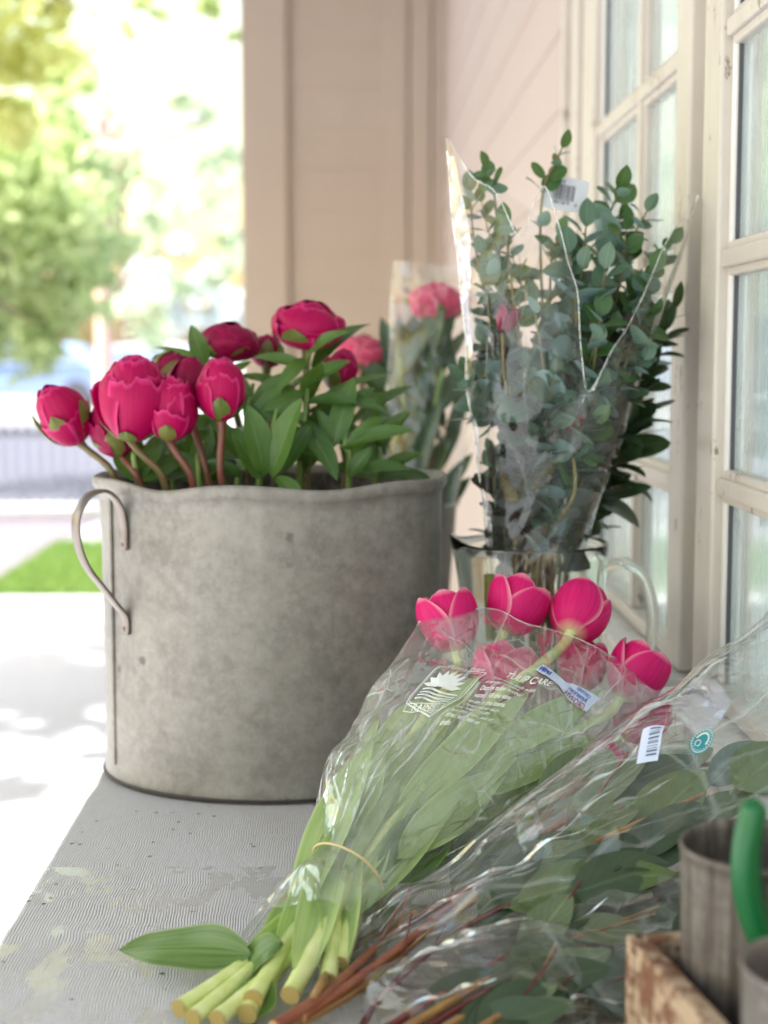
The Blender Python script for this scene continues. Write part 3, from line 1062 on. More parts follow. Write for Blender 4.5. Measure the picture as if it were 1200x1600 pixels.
mb.build('handle', M_GREEN, pn)
hp2 = [P(1330, 1250, YP), P(1340, 1330, YP), P(1328, 1420, YP), P(1300, 1500, YP), P(1268, 1585, YP)]
mb = MB()
mb.tube(spline(hp2, 30), [0.0070 * min(1.0, 0.3 + k / 3.0) for k in range(30)], 18)
mb.build('handle', M_GREEN, pn)
mb = MB()
bt = P(1262, 1590, YP)
mb.tube([bt + V((0, 0, 0.008)), bt + V((-0.002, 0, -0.02)), bt + V((-0.006, 0.004, -0.055))], [0.008, 0.007, 0.0015], 10, flat=0.4)
mb.build('blade', M_STEEL, pn)
# ------------------------------------------------------------------ plant shapes
def leaf(mb, base, d, up, L, W, curl=0.3, fold=0.25, shape=1.0, blunt=0.8, nv=9, stalk=0.0, wave=0.0, seed=0):
    """one leaf blade from base along d, face normal near up; curl bends it away from up"""
    d = V(d).normalized()
    s = d.cross(V(up))
    s = s.normalized() if s.length > 1e-5 else d.orthogonal().normalized()
    n = s.cross(d)
    b0 = len(mb.v)
    p = V(base)
    ang = 0.0
    nu = 4
    if stalk > 0:
        mb.tube([p, p + d * stalk], L * 0.013 + 0.0004, 4, cap=False)
        p = p + d * stalk
        b0 = len(mb.v)
    st = L / nv
    for j in range(nv + 1):
        v = j / nv
        w = W * 0.5 * (max(0.0, sin(pi * v ** shape)) ** blunt) + (0.0006 if 0 < j < nv else 0.0002)
        dd = d * cos(ang) - n * sin(ang)
        nn = n * cos(ang) + d * sin(ang)
        for i in range(nu + 1):
            u = (i / nu - 0.5) * 2
            wv = wave * W * sin(v * 9 + seed + u * 1.5) * abs(u)
            mb.v.append(p + s * (w * u * cos(fold * 0.6)) + nn * (abs(u) * w * fold + wv))
        p = p + dd * st
        ang += curl / nv
    for j in range(nv):
        for i in range(nu):
            a = b0 + j * (nu + 1) + i
            mb.face((a, a + 1, a + nu + 2, a + nu + 1),
                    [(i / nu, j / nv), ((i + 1) / nu, j / nv), ((i + 1) / nu, (j + 1) / nv), (i / nu, (j + 1) / nv)])


def petal(mb, M, R, th0, th1, phi0, w, asp, ragged=0.0, tip=0.0, point=False, spiral=0.03, nu=8, nv=12, flare=0.0, rnd=None, zoff=0.0, cutk=0.20, ruf=0.0):
    rr = rnd or random
    ph1, ph2 = rr.uniform(0, 6.28), rr.uniform(0, 6.28)

    def f(u, v):
        x = (u - 0.5) * 2
        if point:
            wv = w * max(0.012, sin(pi * (0.10 + 0.897 * v))) ** 0.5
            tt = v
        else:
            wv = w * (0.35 + 0.65 * min(1.0, v * 2.2) ** 0.7)
            cut = cutk * abs(x) ** 2.6 + ragged * (0.5 + 0.5 * sin(x * 7 + ph1)) * 0.6 + ragged * 0.5 * (0.5 + 0.5 * sin(x * 15 + ph2))
            tt = v * (1 - cut)
        th = th0 + (th1 - th0) * tt
        r = R * (1 + spiral * x + flare * tt ** 3 * (0.6 + 0.4 * cos(x * 4 + ph1)))
        ph = phi0 + x * wv
        rad = r * sin(th)
        z = asp * R * (1 - cos(th)) + tip * R * tt ** 4 + zoff
        rad = rad * (1 - 0.25 * tip * tt ** 4)
        if ruf:
            q = V((rad * cos(ph), rad * sin(ph), z)) * (0.9 / R) + V((ph1 * 3, ph2 * 3, 0))
            rad *= 1 + ruf * noise.noise(q) * (0.3 + tt)
            z += R * ruf * 0.9 * noise.noise(q * 1.7 + V((9, 4, 2))) * tt
        return M @ V((rad * cos(ph), rad * sin(ph), z))
    mb.grid(f, nu, nv)


def sepals(mb, M, R, asp, n, reach, rnd, w=0.42, out=1.05):
    for k in range(n):
        petal(mb, M, R * out, 0.05, reach * rnd.uniform(0.75, 1.15), 2 * pi * k / n + rnd.uniform(-.25, .25), w, asp, point=True, spiral=0.0, nu=4, nv=7, flare=0.10, rnd=rnd)


M_PEONY = m_petal('magenta_peony_petal', lin(194, 4, 88), lin(228, 70, 142), lin(140, 4, 56), 0.12, 0.22)
M_PEONYD = m_petal('dark_peony_petal', lin(156, 2, 70), lin(186, 20, 100), lin(104, 4, 46), 0.08, 0.2)
M_PINK = m_petal('pink_peony_petal', lin(238, 92, 128), lin(248, 150, 170), lin(226, 120, 130), 0.14, 0.25)
M_TULIP = m_petal('pink_tulip_petal', lin(238, 44, 130), lin(252, 184, 198), lin(244, 230, 184), 0.15, 0.30, deep=lin(214, 20, 108))
M_SEPAL = m_leaf('peony_sepal', lin(96, 116, 52), lin(120, 118, 56), 0.5, 0.12, 0.1)
M_PLEAF = m_leaf('peony_leaf', lin(58, 96, 40), lin(88, 124, 52), 0.38, 0.2, 0.3, lin(140, 164, 92), side=5)
M_PSTEM = m_stem('peony_stem', lin(96, 108, 52), lin(120, 76, 60))
M_PSTEMR = m_stem('red_peony_stem', lin(128, 62, 58), lin(104, 76, 52))


def inside_tub(p, z=0.0):
    return p


def peony(label, c, axis, R, kind_, stem, seed, mat=None, nleaf=0, leafL=0.09, stemmat=None, sep=1.15, asp=None, group='peonies in the zinc tub'):
    """c: centre of the bloom; axis: where it faces; stem: control points from below up to the bloom"""
    r = random.Random(seed)
    ax = V(axis).normalized()
    R = R * (0.94 if kind_ == 'bud' else 1.0)
    base = V(c) - ax * R * (1.2 if kind_ == 'bud' else 0.8)
    t = thing('peony', label, 'flower', V(stem[0]), group)
    mat = mat or M_PEONY
    F = frame(ax, r.uniform(0, 6.28), base)
    mb = MB()
    if kind_ == 'bud':
        a = asp or 1.25
        for k in range(4):
            q = 0.80
            petal(mb, F, R * q, 0.1, radians(174), k * pi / 2 + r.uniform(-.3, .3), 1.3, a * 1.02 / q, 0.05, 0.06, rnd=r, ruf=0.16, spiral=0.05, cutk=0.04, nu=12)
        for k in range(3):
            q = 0.92
            petal(mb, F, R * q, 0.1, radians(r.uniform(154, 166)), k * 2 * pi / 3 + r.uniform(-.3, .3), 1.5, a * 1.02 / q, 0.07, 0.08, rnd=r, ruf=0.16, spiral=0.06, cutk=0.07, nu=14)
        for k in range(5):
            petal(mb, F, R * r.uniform(0.97, 1.06), 0.1, radians(r.uniform(86, 150)), k * 2 * pi / 5 + r.uniform(-.5, .5), r.uniform(0.75, 1.25), a, 0.12, 0.03, rnd=r, ruf=0.16, spiral=0.07, flare=0.04, cutk=0.12, nu=14)
    else:
        a = asp or 0.66
        for k in range(22):
            q = 0.45 + 0.45 * k / 21
            petal(mb, F, R * q, 0.9, radians(r.uniform(160, 178)), k * 2.4, r.uniform(0.7, 1.1), a * (1.0 + 0.07 * r.random()) / q, 0.06, 0.0, rnd=r, ruf=0.16, spiral=r.uniform(-.10, .10), nu=12, cutk=0.05, flare=0.10)
        for k in range(8):
            q = r.uniform(0.92, 1.0)
            petal(mb, F, R * q, 0.2, radians(r.uniform(140, 166)), k * 2 * pi / 8 * 2.6, r.uniform(0.8, 1.15), a * 1.03 / q, 0.10, 0.0, rnd=r, ruf=0.16, spiral=0.06, nu=12, cutk=0.10, flare=0.04)
        for k in range(6):
            petal(mb, F, R * r.uniform(0.99, 1.07), 0.2, radians(r.uniform(95, 138)), k * pi / 3 + r.uniform(-.3, .3), r.uniform(0.8, 1.05), a * 0.98, 0.10, 0.0, rnd=r, ruf=0.16, spiral=0.07, nu=12, flare=0.07, cutk=0.14)
    mb.build('bloom', mat, t)
    sb = MB()
    sepals(sb, F, R, asp or (1.25 if kind_ == 'bud' else 0.66), 5, min(2.4, sep * 1.25), r, 0.5)
    sb.build('sepals', M_SEPAL, t)
    f0, r0 = V(stem[0]), V(stem[1])
    e0 = base + ax * 0.003
    dl = (e0 - r0).length
    c1 = r0 + (r0 - f0).normalized() * dl * 0.3
    c2 = e0 - (ax * 0.6 + (e0 - r0).normalized() * 0.4) * dl * 0.35
    pts = [f0.lerp(r0, k / 10) for k in range(10)]
    for k in range(16):
        q = k / 15
        pts.append(r0 * (1 - q) ** 3 + c1 * 3 * q * (1 - q) ** 2 + c2 * 3 * q * q * (1 - q) + e0 * q ** 3)
    st = MB()
    st.tube(pts, [0.0038] * 23 + [0.0042, 0.005, 0.0066], 9)
    st.build('stem', stemmat or M_PSTEM, t)
    if nleaf:
        lb = MB()
        for k in range(nleaf):
            i = int(25 * r.uniform(0.45, 0.92))
            d = V((r.uniform(-1, 1), r.uniform(-1, 0.6), r.uniform(0.2, 1.0)))
            leaf(lb, pts[i], d, V((d.x * -.3, -0.4, 1)), leafL * r.uniform(0.7, 1.1), leafL * r.uniform(0.24, 0.34), r.uniform(0.2, 1.1), 0.3, 0.85, stalk=0.012, wave=0.03, seed=k)
        lb.build('leaves', M_PLEAF, t)
    return t


TZ = T + TH                      # rim height


def tubstem(x, y, bx=None, by=None):
    """stem foot near the tub's floor and the point where it leaves the rim"""
    return [TUB + V(((bx if bx is not None else x * 0.5), (by if by is not None else y * 0.5), 0.03)), TUB + V((x, y, TH - 0.03))]


def L3(px, py, Y):
    return P(px, py, Y)


def rel(px, py, Y):
    q = P(px, py, Y) - TUB
    return q.x, q.y


pe = [
    # label, (px, py, Y), axis, R, kind, rim px, rim py, Y, extras
    ('leftmost magenta peony bud leaning out over the tub rim', (100, 652, 1.60), (-0.42, -.25, 0.8), 0.0285, 'bud', (178, 742, 1.60), dict(stemmat=M_PSTEM, sep=1.5)),
    ('largest magenta peony bud, pointed and half open, near the left of the tub', (208, 628, 1.545), (0.10, -.2, 1), 0.0365, 'bud', (255, 752, 1.56), dict(stemmat=M_PSTEM, sep=0.7)),
    ('shadowed peony bud tucked low behind the largest pointed bud', (178, 672, 1.60), (-0.25, -.1, .9), 0.026, 'bud', (215, 752, 1.58), dict(mat=M_PEONYD, stemmat=M_PSTEMR, sep=1.4)),
    ('rounded magenta peony bud just right of the largest pointed bud', (268, 642, 1.54), (0.12, -.25, 1), 0.0275, 'bud', (300, 755, 1.55), dict(stemmat=M_PSTEMR, sep=0.9)),
    ('purplish magenta peony bud peeking between two rounded buds', (296, 603, 1.59), (0.0, -.1, 1), 0.0225, 'bud', (325, 755, 1.58), dict(mat=M_PEONYD, stemmat=M_PSTEMR)),
    ('upright magenta peony bud on a straight reddish stem over the dented rim', (345, 612, 1.545), (-.02, -.15, 1), 0.0265, 'bud', (346, 757, 1.55), dict(stemmat=M_PSTEMR, sep=1.1)),
    ('unopened greenish red peony bud behind the row of magenta buds', (268, 574, 1.66), (0.5, -.2, .8), 0.0205, 'bud', (330, 748, 1.64), dict(mat=M_PEONYD, sep=2.2, asp=1.0)),
    ('half open dark magenta peony with a green leaf at its left side', (358, 530, 1.68), (0.08, -.15, 1), 0.0305, 'dome', (390, 745, 1.66), dict(mat=M_PEONYD, sep=1.2, nleaf=5)),
    ('fully open domed magenta peony standing highest in the tub', (481, 503, 1.64), (0.06, -.22, 1), 0.0365, 'dome', (480, 750, 1.62), dict(sep=1.2, nleaf=13)),
    ('small red peony half hidden behind green leaves under the tallest bloom', (532, 582, 1.70), (0.3, -.1, 1), 0.020, 'bud', (540, 745, 1.68), dict(nleaf=4)),
    ('greenish peony bud between the two open dark blooms', (418, 545, 1.72), (0.1, -.1, 1), 0.019, 'bud', (430, 745, 1.70), dict(mat=M_PEONYD, sep=2.4, asp=1.0, nleaf=5)),
]
for i, (lb, c, ax, R, k, rim, ex) in enumerate(pe):
    rx, ry = rel(*rim)
    rr_ = sqrt((rx / (TA * 0.955)) ** 2 + (ry / (TBB * 0.955)) ** 2)
    if rr_ > 1:
        rx, ry = rx / rr_, ry / rr_
    foot = TUB + V((rx * 0.45 + 0.01 * (i % 3), ry * 0.4, 0.02))
    rp = TUB + V((rx, ry, TH + 0.004 - 0.012 * (i > 5)))
    peony(lb, P(*c), ax, R, k, [foot, rp], 20 + i, **ex)

# leafy stems among the blooms: each a stem of its own
def leafy(label, ctrl, leaves, seed, group='leafy peony stems in the zinc tub'):
    r = random.Random(seed)
    t = thing('peony_plant', label, 'stem', V(ctrl[0]), group)
    mb = MB()
    pts = spline(ctrl, 24)
    mb.tube(pts, [0.0042 - 0.00009 * k for k in range(24)], 8)
    mb.build('stem', m_stem_green, t)
    lb = MB()
    for (px, py, Y, qx, qy, QY, W, curl) in leaves:
        b = P(px, py, Y)
        e = P(qx, qy, QY)
        d = e - b
        leaf(lb, b, d, V((r.uniform(-.3, .3), -0.8, 0.7)), d.length * 1.06, W * d.length * 1.02, curl, 0.35, 0.9, wave=0.03, seed=r.uniform(0, 6), nv=12)
    lb.build('leaves', M_PLEAF, t)


m_stem_green = m_stem('green_peony_stem', lin(120, 146, 70), lin(96, 124, 60))
leafy('thick green peony stem with narrow leaves under the tallest bloom',
      [TUB + V((0.03, -0.02, 0.03)), P(468, 750, 1.60), P(478, 640, 1.60), P(482, 545, 1.63)],
      [(480, 560, 1.62, 515, 505, 1.58, .26, .9), (478, 560, 1.62, 440, 590, 1.57, .26, .7), (482, 575, 1.61, 400, 545, 1.62, .24, .5), (478, 600, 1.60, 540, 555, 1.60, .3, .6),
       (478, 612, 1.60, 405, 640, 1.55, .3, .7), (480, 630, 1.60, 545, 610, 1.57, .28, .8), (470, 655, 1.60, 525, 722, 1.53, .26, .5), (474, 690, 1.59, 430, 640, 1.55, .30, .4)], 1)
leafy('broad leaved peony stem at the middle of the tub front',
      [TUB + V((-0.03, -0.05, 0.03)), P(405, 752, 1.56), P(420, 690, 1.55), P(432, 640, 1.56)],
      [(412, 745, 1.55, 398, 640, 1.53, .42, .5), (425, 748, 1.55, 452, 628, 1.53, .36, .5), (405, 750, 1.55, 372, 665, 1.55, .4, .6), (430, 690, 1.55, 470, 640, 1.55, .3, .6),
       (432, 745, 1.54, 470, 770, 1.50, .35, .9), (415, 700, 1.55, 385, 620, 1.57, .34, .5), (440, 740, 1.55, 480, 660, 1.56, .34, .5)], 2)
leafy('leafy peony stem spreading over the right side of the tub rim',
      [TUB + V((0.06, -0.03, 0.03)), P(545, 748, 1.58), P(540, 700, 1.58), P(535, 620, 1.60)],
      [(530, 700, 1.58, 632, 655, 1.56, .24, .6), (545, 690, 1.58, 598, 640, 1.58, .26, .8), (520, 700, 1.58, 550, 592, 1.59, .32, .3), (545, 735, 1.57, 640, 718, 1.58, .24, .5),
       (540, 715, 1.58, 582, 668, 1.57, .40, .5), (525, 745, 1.57, 498, 668, 1.57, .30, .5), (545, 745, 1.57, 575, 700, 1.56, .4, .6), (520, 690, 1.58, 500, 640, 1.58, .34, .4), (530, 735, 1.57, 470, 690, 1.56, .26, .6), (540, 640, 1.60, 580, 600, 1.60, .3, .6)], 3)
leafy('leafy peony stem standing upright at the left of the dark half open bloom',
      [TUB + V((-0.05, 0.02, 0.03)), P(352, 748, 1.64), P(340, 640, 1.66), P(335, 580, 1.67)],
      [(322, 575, 1.66, 300, 512, 1.65, .42, .3), (340, 600, 1.66, 385, 560, 1.66, .3, .5), (345, 650, 1.65, 392, 610, 1.64, .34, .5), (350, 690, 1.64, 300, 690, 1.62, .3, .8), (350, 700, 1.64, 385, 660, 1.6, .36, .6), (345, 720, 1.64, 300, 640, 1.66, .34, .5)], 4)
leafy('dark leafy peony stem deep in the shade between the red stems',
      [TUB + V((-0.08, 0.03, 0.03)), P(270, 748, 1.66), P(255, 700, 1.68), P(240, 660, 1.69)],
      [(270, 745, 1.66, 215, 690, 1.66, .4, .5), (270, 745, 1.66, 300, 680, 1.68, .45, .5), (268, 740, 1.66, 250, 670, 1.69, .5, .5), (275, 748, 1.66, 330, 700, 1.68, .45, .5), (262, 745, 1.66, 190, 715, 1.66, .4, .6), (280, 750, 1.65, 350, 730, 1.67, .4, .4), (290, 750, 1.66, 380, 690, 1.70, .4, .4), (260, 735, 1.68, 285, 640, 1.71, .45, .3), (270, 735, 1.68, 330, 655, 1.72, .45, .3)], 5)

leafy('leafy peony stem filling the gap between the buds and the broad leaves',
      [TUB + V((-0.06, -0.03, 0.03)), P(372, 750, 1.58), P(385, 680, 1.60), P(395, 600, 1.63)],
      [(380, 720, 1.58, 340, 650, 1.57, .36, .6), (385, 690, 1.58, 430, 600, 1.58, .34, .5), (390, 640, 1.6, 440, 575, 1.6, .3, .5), (375, 735, 1.57, 420, 680, 1.55, .4, .7), (392, 620, 1.62, 360, 575, 1.62, .34, .5), (378, 745, 1.57, 330, 715, 1.56, .36, .6), (385, 700, 1.60, 455, 660, 1.58, .32, .6)], 6)
leafy('leafy peony stem low against the back of the tub rim at the right',
      [TUB + V((0.08, 0.03, 0.03)), P(590, 745, 1.66), P(585, 700, 1.67), P(575, 640, 1.68)],
      [(590, 740, 1.66, 650, 700, 1.65, .34, .6), (588, 720, 1.66, 540, 660, 1.66, .36, .5), (585, 700, 1.67, 632, 640, 1.66, .34, .5), (590, 745, 1.65, 520, 720, 1.64, .34, .6), (580, 660, 1.67, 600, 610, 1.68, .4, .4), (592, 745, 1.65, 668, 730, 1.64, .3, .8), (586, 715, 1.67, 500, 640, 1.68, .34, .4)], 7)

leafy('dark leafy peony stem low at the left of the tub among the bud stems',
      [TUB + V((-0.10, -0.02, 0.03)), P(215, 752, 1.585), P(212, 715, 1.59), P(208, 690, 1.60)],
      [(215, 752, 1.585, 178, 705, 1.60, .40, .4), (216, 752, 1.585, 248, 690, 1.60, .40, .4), (214, 745, 1.60, 205, 670, 1.62, .42, .4), (220, 752, 1.58, 290, 705, 1.61, .36, .4), (222, 754, 1.60, 300, 725, 1.63, .36, .5), (218, 754, 1.6, 262, 665, 1.63, .36, .3)], 8)
leafy('dark leafy peony stem low behind the two upright reddish bud stems',
      [TUB + V((-0.05, -0.03, 0.03)), P(312, 754, 1.59), P(315, 715, 1.60), P(318, 690, 1.61)],
      [(312, 754, 1.59, 280, 700, 1.61, .40, .4), (314, 754, 1.59, 355, 690, 1.61, .40, .4), (313, 750, 1.6, 320, 660, 1.62, .42, .4), (316, 754, 1.59, 375, 715, 1.62, .36, .4), (312, 754, 1.61, 300, 665, 1.64, .36, .4)], 9)

# ------------------------------------------------------------------ clear wrapping film
def tri(x):
    x = x - math.floor(x)
    return 4 * abs(x - 0.5) - 1


class Sleeve:
    """flattened open-ended bag of clear film. L0 R0: corners at the closed foot, L1 R1: corners at the mouth"""

    def __init__(self, L0, R0, L1, R1, thick, crumple, seed, topf=None, topb=None, bow=0.0, floor=None, freq=1.0, waist=None, calm=None):
        self.L0, self.R0, self.L1, self.R1 = V(L0), V(R0), V(L1), V(R1)
        self.thick, self.cr = thick, crumple
        self.topf = topf or (lambda x: 1.0)
        self.topb = topb or (lambda x: 1.0)
        self.floor = floor
        ax = ((self.L1 + self.R1) - (self.L0 + self.R0)).normalized()
        s = ((self.R1 - self.L1).normalized() + (self.R0 - self.L0).normalized()).normalized()
        self.N = s.cross(ax).normalized()
        mid = (self.L0 + self.R0 + self.L1 + self.R1) / 4
        if self.N.dot(CAM - mid) < 0:
            self.N = -self.N
        self.ax, self.S = ax, s
        self.len = (((self.L1 + self.R1) - (self.L0 + self.R0)) / 2).length
        r = random.Random(seed)
        self.folds = []
        for k in range(7):
            # folds run mostly along the bag, some across
            a = r.gauss(0, 0.55) if k < 5 else r.uniform(-1.5, 1.5)
            d = (s * cos(a) + ax * sin(a))
            self.folds.append((d, r.uniform(9, 34) * freq, r.uniform(0, 1), r.uniform(0.4, 1.0)))
        self.off = V((r.uniform(0, 50), r.uniform(0, 50), r.uniform(0, 50)))
        self.bow = bow
        self.waist = waist or (lambda v: 1.0)
        self.calm = calm or (lambda x, v: 1.0)

    def pos(self, x, v, side):
        l = self.L0.lerp(self.L1, v)
        rr = self.R0.lerp(self.R1, v)
        c = (l + rr) / 2
        wst = self.waist(v)
        h = (rr - l) / 2 * wst
        b = self.thick(v) * min(1.0, 0.35 + 0.65 * wst)
        p = c + h * x + self.N * (b * sqrt(max(0.0, 1 - x * x)) * side)
        p = p + self.N * (self.bow * sin(pi * v))
        q = p * 1.0
        w = noise.noise_vector(q * 9 + self.off)
        q2 = q + w * 0.022
        a = 0.0
        for (d, f, ph, am) in self.folds:
            a += am * tri(q2.dot(d) * f + ph + side * 0.37) / (0.5 + f / 18)
        a *= 0.4 + 0.9 * abs(noise.noise(q * 6 + self.off + V((side * 3, 0, 0))))
        amp = self.cr(v) * (self.calm(x, v) if side > 0 else 1.0)
        a2 = noise.noise(q * 11 + self.off + V((0, side * 5, 0)))
        edge = min(1.0, (1 - abs(x)) * 3 + 0.35)
        p = p + self.N * ((a * amp + a2 * amp * 1.1) * edge) + self.S * (amp * 0.9 * noise.noise(q * 14 - self.off))
        if self.floor is not None and p.z < self.floor:
            p.z = self.floor + 0.15 * abs(a) * amp
        return p

    def mesh(self, nu=130, nv=150):
        mb = MB()
        for side in (1, -1):
            top = self.topf if side > 0 else self.topb

            def f(u, v, side=side, top=top):
                x = -cos(pi * u)
                return self.pos(x, v * top(x), side)
            mb.grid(f, nu, nv)
        return mb

    def find(self, px, py, side=1):
        best = None
        x0, x1, v0, v1 = -1.0, 1.0, 0.0, 1.0
        for lev in range(4):
            for i in range(25):
                for j in range(25):
                    x = x0 + (x1 - x0) * i / 24
                    v = v0 + (v1 - v0) * j / 24
                    q = proj(self.pos(x, v, side))
                    d = (q[0] - px) ** 2 + (q[1] - py) ** 2
                    if best is None or d < best[0]:
                        best = (d, x, v)
            dx, dv = (x1 - x0) / 20, (v1 - v0) / 20
            x0, x1 = max(-1, best[1] - dx), min(1, best[1] + dx)
            v0, v1 = max(0, best[2] - dv), min(1, best[2] + dv)
        return best[1], best[2]

    def patch(self, anchor, pt, off=0.0012, rot=0.0, side=1):
        """metres (x across, y along) from an anchor on the bag -> point just above the film"""
        xx = pt[0] * cos(rot) - pt[1] * sin(rot)
        yy = pt[0] * sin(rot) + pt[1] * cos(rot)
        x0, v0 = anchor
        v = v0 + yy * getattr(self, 'ys', 1.0) / self.len
        hw = (self.R0.lerp(self.R1, v0) - self.L0.lerp(self.L1, v0)).length / 2
        x = max(-0.999, min(0.999, x0 + xx / hw))
        return self.pos(x, v, side) + self.N * off


def print_faces(mb, sl, anchor, vs, fs, off=0.0012, rot=0.0):
    b = len(mb.v)
    mb.v += [sl.patch(anchor, v, off, rot) for v in vs]
    for f in fs:
        mb.face(tuple(b + i for i in f))


def poly2(mb, sl, anchor, pts, off=0.0012, rot=0.0, sub=0.004):
    """a filled outline (convex) laid on the film as a fan with a few rings, so it follows the folds"""
    cx = sum(p[0] for p in pts) / len(pts)
    cy = sum(p[1] for p in pts) / len(pts)
    # densify outline
    out = []
    for i, p in enumerate(pts):
        q = pts[(i + 1) % len(pts)]
        n = max(1, int(math.hypot(q[0] - p[0], q[1] - p[1]) / sub))
        for k in range(n):
            out.append((p[0] + (q[0] - p[0]) * k / n, p[1] + (q[1] - p[1]) * k / n))
    R = 6
    b = len(mb.v)
    mb.v.append(sl.patch(anchor, (cx, cy), off, rot))
    n = len(out)
    for r in range(1, R + 1):
        for p in out:
            mb.v.append(sl.patch(anchor, (cx + (p[0] - cx) * r / R, cy + (p[1] - cy) * r / R), off, rot))
    for i in range(n):
        mb.face((b, b + 1 + i, b + 1 + (i + 1) % n))
    for r in range(R - 1):
        for i in range(n):
            a = b + 1 + r * n
            mb.face((a + i, a + n + i, a + n + (i + 1) % n, a + (i + 1) % n))


def line2(mb, sl, anchor, pts, w, off=0.0012, rot=0.0, sub=0.0025):
    for i in range(len(pts) - 1):
        p, q = V((*pts[i], 0)), V((*pts[i + 1], 0))
        d = (q - p)
        n = max(1, int(d.length / sub))
        nn = V((-d.y, d.x, 0)).normalized() * (w / 2)
        b = len(mb.v)
        for k in range(n + 1):
            c = p + d * (k / n)
            mb.v.append(sl.patch(anchor, (c + nn)[:2], off, rot))
            mb.v.append(sl.patch(anchor, (c - nn)[:2], off, rot))
        for k in range(n):
            mb.face((b + 2 * k, b + 2 * k + 1, b + 2 * k + 3, b + 2 * k + 2))


M_GLINT = m_film('glint_white_film', 0.50, 0.38, crease=0.0, bumpk=0.3, rough=0.10, hazecol=(0.9, 0.92, 0.95, 1))  # pleat film whitened to paint in glints along the folds
M_SEAM = m_film('film_hem', 0.55, 0.3, crease=0.0)
M_INK = m_plain('white_film_print', lin(236, 238, 232), 0.6, 0, 0, 50, 0.05)
M_TAG = m_plain('white_tag_card', lin(226, 228, 238), 0.5, 0, 0, 50, 0.05)
M_BLACK = m_plain('black_print', lin(58, 52, 70), 0.6)


def pleats(sl, parent, n, seed, x0=-0.9, x1=0.9, v0=0.05, v1=0.95, h=0.0028):
    """narrow pleats, whitened to imitate glints, standing up from the film along the bag"""
    r = random.Random(seed)
    for k in range(n):
        x = r.uniform(x0, x1)
        va = r.uniform(v0, v0 + (v1 - v0) * 0.6)
        vb = min(v1, va + r.uniform(0.14, 0.45))
        dx = r.uniform(-.22, .22)
        m = 26
        ph = r.uniform(0, 6)
        lean = r.uniform(-1, 1)
        top = sl.topf
        mb = MB()

        def f(u, v):
            xx = max(-.98, min(.98, x + dx * v + 0.012 * sin(v * 11 + ph)))
            vv = min(va + (vb - va) * v, top(xx) * 0.99)
            p = sl.pos(xx, vv, 1)
            hh = h * sin(pi * v) ** 0.6 * (0.7 + 0.5 * sin(v * 17 + ph))
            return p + (sl.N + sl.S * lean).normalized() * (hh * u - 0.0004)
        mb.grid(f, 3, m)
        mb.build('glint_pleat', M_GLINT, parent)
# ------------------------------------------------------------------ eucalyptus in the glass pitcher
PIT = V((P(832, 850, 1.62).x, 1.62, T))
PR, PH = 0.0805, 0.243
tgl = NT('clear_glass')
gb_ = tgl.n('BsdfGlass', None, Color=(0.965, 0.985, 0.965, 1), Roughness=0.0, IOR=1.46)
M_GLASS = tgl.out(gb_.outputs[0])
pit = thing('glass_pitcher', 'clear glass pitcher with a loop handle holding the wrapped eucalyptus', 'pitcher', PIT)


def spout(p, a, i):
    d = ((a - pi + pi) % (2 * pi)) - pi
    k = max(0.0, (p.z - 0.17) / (PH - 0.17)) ** 2
    e = exp(-(d / 0.35) ** 2) * k
    dd = (abs(a - pi)) / 0.35
    e = exp(-dd * dd) * k
    f = 1 + 0.10 * e
    return V((p.x * f, p.y * (1 - 0.03 * e), p.z + 0.008 * e))


po = []
for k in range(24):
    z = PH * k / 23
    po.append((PR * (0.80 + 0.20 * (z / PH) ** 0.9), z))
pf = [(0.0, 0.0), (PR * 0.74, 0.0)] + po[1:] + [(PR * 0.998, PH + 0.0012), (PR * 0.978, PH + 0.0012)]
for k in range(22):
    z = PH - (PH - 0.012) * k / 21
    pf.append((PR * (0.80 + 0.20 * (z / PH) ** 0.9) - 0.0036, z - 0.002))
pf += [(PR * 0.6, 0.007), (0.0, 0.0065)]
mb = MB()
mb.lathe(pf, 96, PIT, spout)
mb.build('pitcher_body', M_GLASS, pit)
hx = PIT + V((PR, 0, 0))
hd = V((0.93, -0.36, 0))
hc = [hx + V((-0.0065, 0, 0.215)), hx + hd * 0.018 + V((0, 0, 0.222)), hx + hd * 0.040 + V((0, 0, 0.205)), hx + hd * 0.049 + V((0, 0, 0.165)),
      hx + hd * 0.043 + V((0, 0, 0.115)), hx + hd * 0.026 + V((0, 0, 0.078)), hx + V((-0.0105, 0, 0.060))]
mb = MB()
mb.tube(spline(hc, 44), 0.0062, 14, flat=1.5)
mb.build('handle', M_GLASS, pit)

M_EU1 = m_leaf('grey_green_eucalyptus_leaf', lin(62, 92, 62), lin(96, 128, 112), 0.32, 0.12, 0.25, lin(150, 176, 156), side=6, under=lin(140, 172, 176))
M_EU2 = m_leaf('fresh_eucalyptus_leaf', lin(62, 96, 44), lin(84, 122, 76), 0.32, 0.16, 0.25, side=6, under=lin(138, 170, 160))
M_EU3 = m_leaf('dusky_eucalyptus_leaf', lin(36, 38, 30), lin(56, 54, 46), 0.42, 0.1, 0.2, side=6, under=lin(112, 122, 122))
M_EUSTEM = m_stem('eucalyptus_bark', lin(130, 138, 78), lin(128, 92, 72))
M_EUD = m_leaf('dark_glossy_leaf', lin(44, 70, 44), lin(62, 88, 60), 0.32, 0.1, 0.3, side=6)


